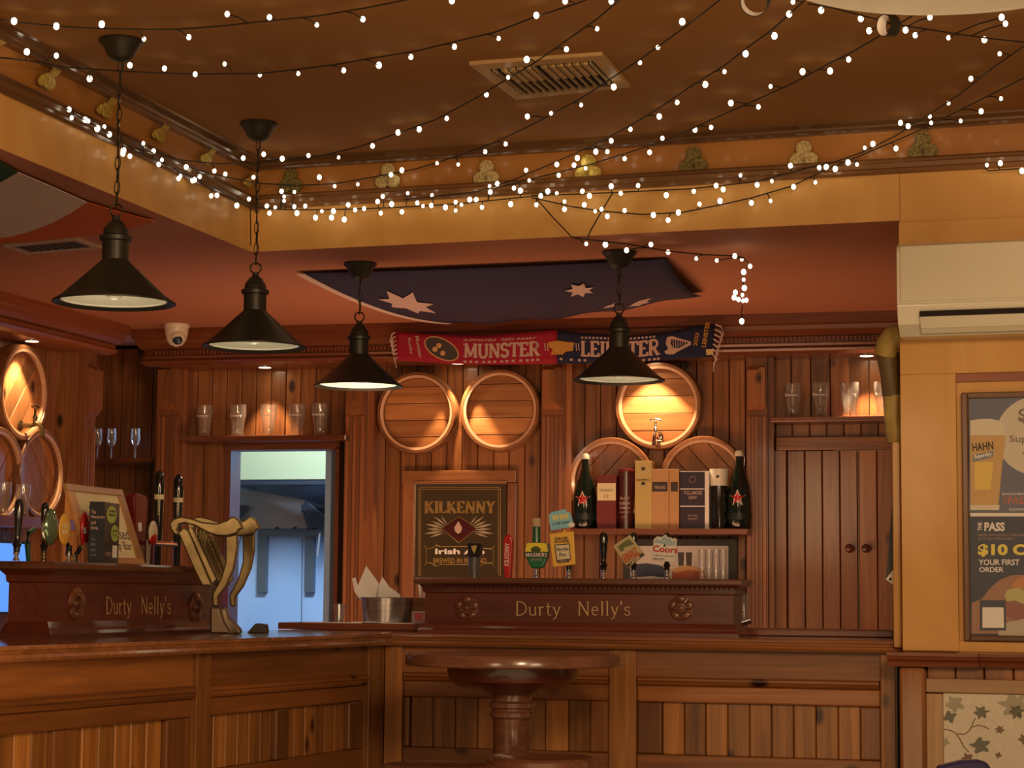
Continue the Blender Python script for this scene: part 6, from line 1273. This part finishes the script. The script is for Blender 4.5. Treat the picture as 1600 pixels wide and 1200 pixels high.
sgt('Bar is Closed', .14, .33, .88, .47); sgt('at the Shop Bar', .13, .16, .87, .30); sgt('Side Open', .3, .62, .8, .74)
# dark tent card
VT = -.02
t = thing('tent_card', 'dark folded menu card with two lime round stickers, before the framed sign', 'card', TL, (TL.u(163, 878, VT), VT, Z))
uc1_, uc2_, uc3_ = TL.u(140, 830, VT + .03), TL.u(163, 830, VT), TL.u(186, 830, VT + .03); zt3 = TL.z(163, 784, VT)
navy2 = mat('card_darknavy', (.022, .024, .032), .4)
def face(a, b, va_, vb_): return MB().add([(a, va_, Z + .001), (b, vb_, Z + .001), (b, vb_, zt3), (a, va_, zt3), (a, va_ + .002, Z + .001), (b, vb_ + .002, Z + .001), (b, vb_ + .002, zt3), (a, va_ + .002, zt3)], [(0, 1, 2, 3), (7, 6, 5, 4), (0, 4, 5, 1), (1, 5, 6, 2), (2, 6, 7, 3), (3, 7, 4, 0)])
t.part('left_face', face(uc1_, uc2_, VT + .03, VT), navy2); t.part('right_face', face(uc2_ + .0005, uc3_, VT, VT + .03), navy2)
Hc_ = zt3 - Z
def tf(side, glyph, a0, b0, a1, b1, m, nm='lettering', off=.0012):
    A_ = (uc1_, VT + .03) if side == 0 else (uc2_, VT); B_ = (uc2_, VT) if side == 0 else (uc3_, VT + .03)
    t.part(nm, fit(glyph, a0, b0, a1, b1, lambda x, y: (A_[0] + (B_[0] - A_[0]) * x, A_[1] + (B_[1] - A_[1]) * x - off, Z + Hc_ * y)), m, doubles=False)
for i, wd_ in enumerate(('The', 'Margarita', 'and', 'love.')): tf(0, sans(wd_, .01), .06, .80 - i * .085, .06 + .1 * len(wd_), .86 - i * .085, 'bone')
for i, wd_ in enumerate(('The', 'one', 'and', 'only')): tf(0, sans(wd_, .01), .06, .36 - i * .085, .06 + .11 * len(wd_), .41 - i * .085, 'grey')
circ = ([(math.cos(a / 24 * 6.2832), math.sin(a / 24 * 6.2832)) for a in range(24)], [tuple(range(24))]); lime = mat('lime_sticker', (.40, .52, .10), .5)
tf(1, circ, .1, .66, .78, .95, lime, 'sticker'); tf(1, circ, .42, .36, .95, .64, lime, 'sticker', .0014)
tf(1, sans('2-4PM', .03), .25, .84, .66, .88, 'ink', off=.0022); tf(1, sans('MARGS', .03), .25, .78, .66, .82, 'ink', off=.0022); tf(1, sans('LIVE', .03), .52, .52, .86, .56, 'ink', off=.0024); tf(1, sans('MUSIC'), .52, .45, .86, .49, 'ink', off=.0024)
sq = ([(0, 0), (1, 0), (1, 1), (0, 1)], [(0, 1, 2, 3)]); tf(1, sq, .55, .10, .88, .30, 'paper', 'blank_square'); tf(1, sans('ORDER'), .08, .12, .48, .19, 'bone')
# taps behind the sign
VB = .16
t = newtap(TL, 222, VB, zt + .002, 'wide maroon tap handle rising behind the right side of the framed sign', grp='taps behind the left tower'); k = t.k
t.part('handle', MB().prism(pxpoly(TL, [(212, 880), (226, 880), (231, 800), (232, 780), (228, 774), (214, 770), (210, 775), (212, 830)], VB), VB, VB + .035, 'v'), mat('maroon_gloss', (.14, .006, .008), .2, coat=.6), bev=.006)
t.part('tag', plate(TL, [(217, 830), (222, 830), (221, 816), (216, 817)], VB - .001, .001), 'paper')
for i, (x, yt, yb, lb) in enumerate(((246, 735, 880, 'big black tap handle with cream band, left one before the fluted pilaster'), (276, 741, 880, 'big black tap handle with cream band, right one above the gilt harp'))):
    vv = .22; t = newtap(TL, x, vv, zt + .002, lb, grp='taps behind the left tower'); k = t.k; z1_ = TL.z(x, yt, vv)
    hh = z1_ - t.z; r0 = 7.5 * k
    t.part('handle', MB().lathe([(r0 * .6, 0), (r0 * .75, hh * .5), (r0, hh * .80), (r0 * 1.0, hh * .82)], (t.u, vv, t.z), 24), 'blackgl', smooth=True); t.part('band', MB().lathe([(r0 * 1.02, hh * .8201), (r0 * 1.05, hh * .85)], (t.u, vv, t.z), 24), 'cream', smooth=True); t.part('knob', MB().lathe([(r0 * 1.05, hh * .8501), (r0 * 1.1, hh * .9), (r0 * .95, hh * .97), (r0 * .4, hh)], (t.u, vv, t.z), 24), 'blackgl', smooth=True)
    lettering(t, serif('STEEL'.replace('STEEL', 'NELLY') if False else 'TRINN'.replace('TRINN', 'GRAIN'.replace('GRAIN', 'GIN')) if False else 'GUINNESS', .13, .08, .1, .06), (x - 14, 787, x + 18, 791), vv - r0 * 1.0, 'cream', F=TL, rot=-88)
t = newtap(TL, 240, .14, zt + .002, 'cream and red oval badge on chrome pipework beside the framed sign', grp='taps behind the left tower'); k = t.k; ub, zb2 = TL.uz(239, 833, .12)
t.part('badge', MB().sphere((ub, .12, zb2), 1, 24, 14, (14 * k, .01, 19 * k)), mat('badge_ivory', (.70, .62, .46), .35, coat=.4), smooth=True); t.part('red_foot', MB().sphere((ub, .1185, zb2 - 8 * k), 1, 20, 12, (12 * k, .0105, 11 * k)), 'red', smooth=True)
t.part('pipe', MB().tube([(ub + .005, .14, t.z), (ub + .005, .14, zb2 - 10 * k), (ub + .02, .14, zb2 - 14 * k), (TL.u(274, 855, .14), .14, zb2 - 15 * k)], .009, 12), 'chrome', smooth=True)
t = one('tap_swan_neck', MB().tube([(LW.u(46, 890, -.1), -.1, LW.z(46, 890, -.1)), (LW.u(42, 850, -.1), -.1, LW.z(42, 850, -.1)), (LW.u(44, 832, -.1), -.1, LW.z(44, 832, -.1)), (LW.u(54, 827, -.1), -.1, LW.z(54, 827, -.1))], .010, 10), mat('dark_green_pipe', (.02, .10, .06), .3), 'thin dark green curved pipe rising below the left wall shelf', 'pipe', LW, (LW.u(46, 890, -.1), -.1, LW.z(46, 890, -.1)), smooth=True)
sc_ = thing('bar_screen', 'small glowing blue screen low behind the bar at the left edge', 'screen', LW, (LW.u(15, 900, .2), .2, LW.z(15, 955, .2)))
sc_.part('casing', pxbox(LW, -60, 843, 46, 960, .155, .17), 'ink'); sc_.part('display', pxbox(LW, -58, 848, 42, 956, .15, .154), mat('blue_display', (.05, .2, .6), .4, emit=(.12, .35, 1), es=.9))
# ================================================================ HARP FONTS
def harp(dx, D, label, sc__=1.0):
    """gilt harp; outline taken across a plane facing the stools at depth D"""
    Y = D
    def P2(x, y): q = aty(x + dx, y, Y); return (q.x, q.z)
    def solid_(pts, y0, y1, m='brass'): return MB().prism([P2(*p) for p in pts], y0, y1, 'v')
    b = aty(365 + dx, 990, Y); t = thing('harp_font', label, 'beer font', ID, (b.x, Y, zt), 'gilt harp beer fonts')
    neck = [(268, 828), (266, 818), (272, 811), (284, 807), (300, 810), (318, 816), (340, 818), (356, 813), (362, 808), (367, 807), (374, 812), (381, 826), (374, 828), (370, 834), (356, 838), (340, 838), (324, 832), (306, 822), (290, 818), (281, 820), (278, 828), (282, 835), (276, 837)]
    t.part('neck', solid_(neck, Y - .022, Y + .022), 'brass', bev=.005)
    t.part('sound_box', solid_([(280, 832), (290, 824), (296, 830), (322, 892), (332, 915), (318, 915), (306, 892)], Y - .028, Y + .028), 'brass', bev=.004)
    t.part('sound_board', solid_([(294, 826), (300, 824), (338, 905), (332, 912)], Y - .008, Y + .008), 'brass', bev=.002)
    t.part('pillar', solid_([(364, 836), (371, 834), (371, 860), (366, 888), (354, 916), (341, 934), (341, 948), (334, 948), (332, 930), (346, 903), (353, 878), (353, 850), (352, 838)], Y - .016, Y + .016), 'brass', bev=.005)
    for i in range(11):
        s = i / 10; x0 = 302 + 50 * s; y0 = 822 + 14 * s * (1.6 - s); x1 = 303 + 27 * s; y1 = 838 + 62 * s
        a, c = P2(x0, y0), P2(x1 + 1, y1); t.part('string', MB().tube([(a[0], Y, a[1]), (c[0], Y, c[1])], .0017, 6), 'brass', smooth=True)
    return t, P2, Y
h1, P2a, Ya = harp(0, 6.95, 'nearer gilt harp shaped beer font behind the end of the left tower')
h2, P2b, Yb = harp(27, 7.25, 'farther gilt harp shaped beer font on a splayed foot, against the kitchen hatch')
h2.part('foot', MB().prism([P2b(311, 950), P2b(328, 950), P2b(332, 965), P2b(350, 982), P2b(351, 990), P2b(328, 992), P2b(316, 984)], Yb - .05, Yb + .02, 'v'), mat('harp_foot_bronze', (.16, .13, .09), .35, .7), bev=.006)
h1.part('foot', MB().prism([P2a(330, 948), P2a(344, 948), P2a(350, 970), P2a(362, 990), P2a(330, 990)], Ya - .03, Ya + .02, 'v'), mat('harp_foot_dark', (.10, .07, .045), .35, .7), bev=.006)
# ================================================================ SERVICE LEDGE THINGS
zl2 = zl_
def rl(x, y=975, v=.56): return RB.u(x, y, v)
t = thing('menu_bucket', 'round brushed steel tub holding folded white menus on the bar ledge', 'tub', RB, (rl(600), .58, zl2))
ur_, kx = rl(600), px2m(RB, rl(600), .58, zl2); hb = 39 * kx
t.part('tub', MB().lathe([(33 * kx, 0), (34 * kx, .002), (38.5 * kx, hb), (40 * kx, hb + .002), (39 * kx, hb + .003), (37.5 * kx, hb), (33 * kx, .004), (.001, .004)], (ur_, .58, zl2 + .0005), 48, cap=False), noisy('tub_steel', (.45, .43, .43), (.60, .58, .58), (8, 8, 60), .28, metal=.85), smooth=True)
t.part('lug_handle', MB().tube([(ur_ - 38 * kx, .58, zl2 + hb * .95), (ur_ - 46 * kx, .56, zl2 + hb * .97), (ur_ - 46 * kx, .60, zl2 + hb * .97), (ur_ - 38 * kx, .60, zl2 + hb * .95)], .003, 6), 'steel', smooth=True)
fold = [([(571, 940), (586, 940), (592, 912), (572, 884), (556, 923), (562, 932)], .56, 'tallest folded menu at the left of the steel tub'), ([(590, 940), (625, 940), (625, 929), (608, 917), (597, 901), (591, 918)], .54, 'broad curled menu at the right of the steel tub'), ([(565, 940), (575, 940), (560, 918), (555, 902), (550, 904), (554, 925)], .55, 'narrow folded menu leaning out at the far left of the tub'), ([(580, 940), (591, 940), (592, 915), (579, 906), (576, 912)], .565, 'small menu sheet standing between the two tallest'), ([(574, 940), (583, 940), (577, 908), (570, 914)], .57, 'thin grey edged menu standing behind the middle sheets')]
for pts, vv, lb in fold: one('folded_menu', plate(RB, pts, vv, .003), 'paper', lb, 'menu', RB, (RB.u(pts[0][0], 940, vv), vv, RB.z(580, 940, vv)), 'menus in the steel tub')
t = thing('shot_glass', 'small clear glass standing left of the steel menu tub', 'glass', RB, (rl(530), .56, zl2)); k = kx
t.part('bowl', MB().lathe([(.0005, .0), (7 * k, 0), (9.5 * k, 29 * k), (9 * k, 29 * k), (6.5 * k, 5 * k), (.0005, 5 * k)], (rl(530), .56, zl2 + .0005), 24, cap=False), 'glass', smooth=True)
def flat(x0, x1, m, label, v0, v1, dz): one('paper_sheet', MB().box(rl(x0), rl(x1), v0, v1, zl2 + dz, zl2 + dz + .0025), m, label, 'paper', RB, (rl(x0), v0, zl2), 'papers on the bar ledge')
flat(486, 575, 'paper', 'loose white sheet on the bar ledge before the small glass', .485, .535, .0005); flat(560, 605, 'paper', 'pinkish sheet on the bar ledge before the steel tub', .487, .53, .0032); flat(606, 655, 'paper', 'bright white sheet on the bar ledge beside the drinks tower', .482, .535, .0006)
one('napkin_box', MB().box(rl(643), rl(664), .56, .60, zl2 + .0005, zl2 + 19 * kx), mat('pale_pink', (.60, .48, .50), .5), 'small pale box with pink label beside the steel tub', 'box', RB, (rl(650), .56, zl2), bev=.002); 
t = Node(bpy.data.objects['napkin_box'], RB, (rl(650), .56, zl2)); t.part('pink_label', MB().box(rl(648), rl(661), .5585, .5595, zl2 + 5 * kx, zl2 + 17 * kx), mat('pink_print', (.75, .16, .20), .5))
t = thing('cutlery_box', 'brown wooden box holding paper wrapped sticks behind the small pink box', 'box', RB, (rl(655), .63, zl2)); t.part('box', MB().box(rl(630), rl(668), .61, .68, zl2 + .0005, zl2 + 40 * kx), 'rim', bev=.003)
for i, x in enumerate((648, 653, 658, 662)): one('paper_stick', rotv(MB().box(rl(x) - .004, rl(x) + .005, .63, .636, zl2 + 38 * kx, zl2 + (70 - 6 * (i % 3)) * kx), (rl(x), .63, zl2 + 38 * kx), (-8, 2, 8, 14)[i]), 'paper', 'white paper stick, %s from the left in the brown wooden box' % ords[i], 'stick', RB, (rl(x), .63, zl2 + 38 * kx), 'paper sticks in the wooden box')
q = aty(403, 988, 7.45); t = one('card_reader', MB().prism([(q.x - .035, zt + .0005), (q.x + .035, zt + .0005), (q.x + .03, zt + .030), (q.x - .006, zt + .034)], 7.42, 7.50, 'v'), 'ink', 'small black wedge shaped device on the bar right of the harps', 'device', ID, (q.x, 7.45, zt), bev=.004)
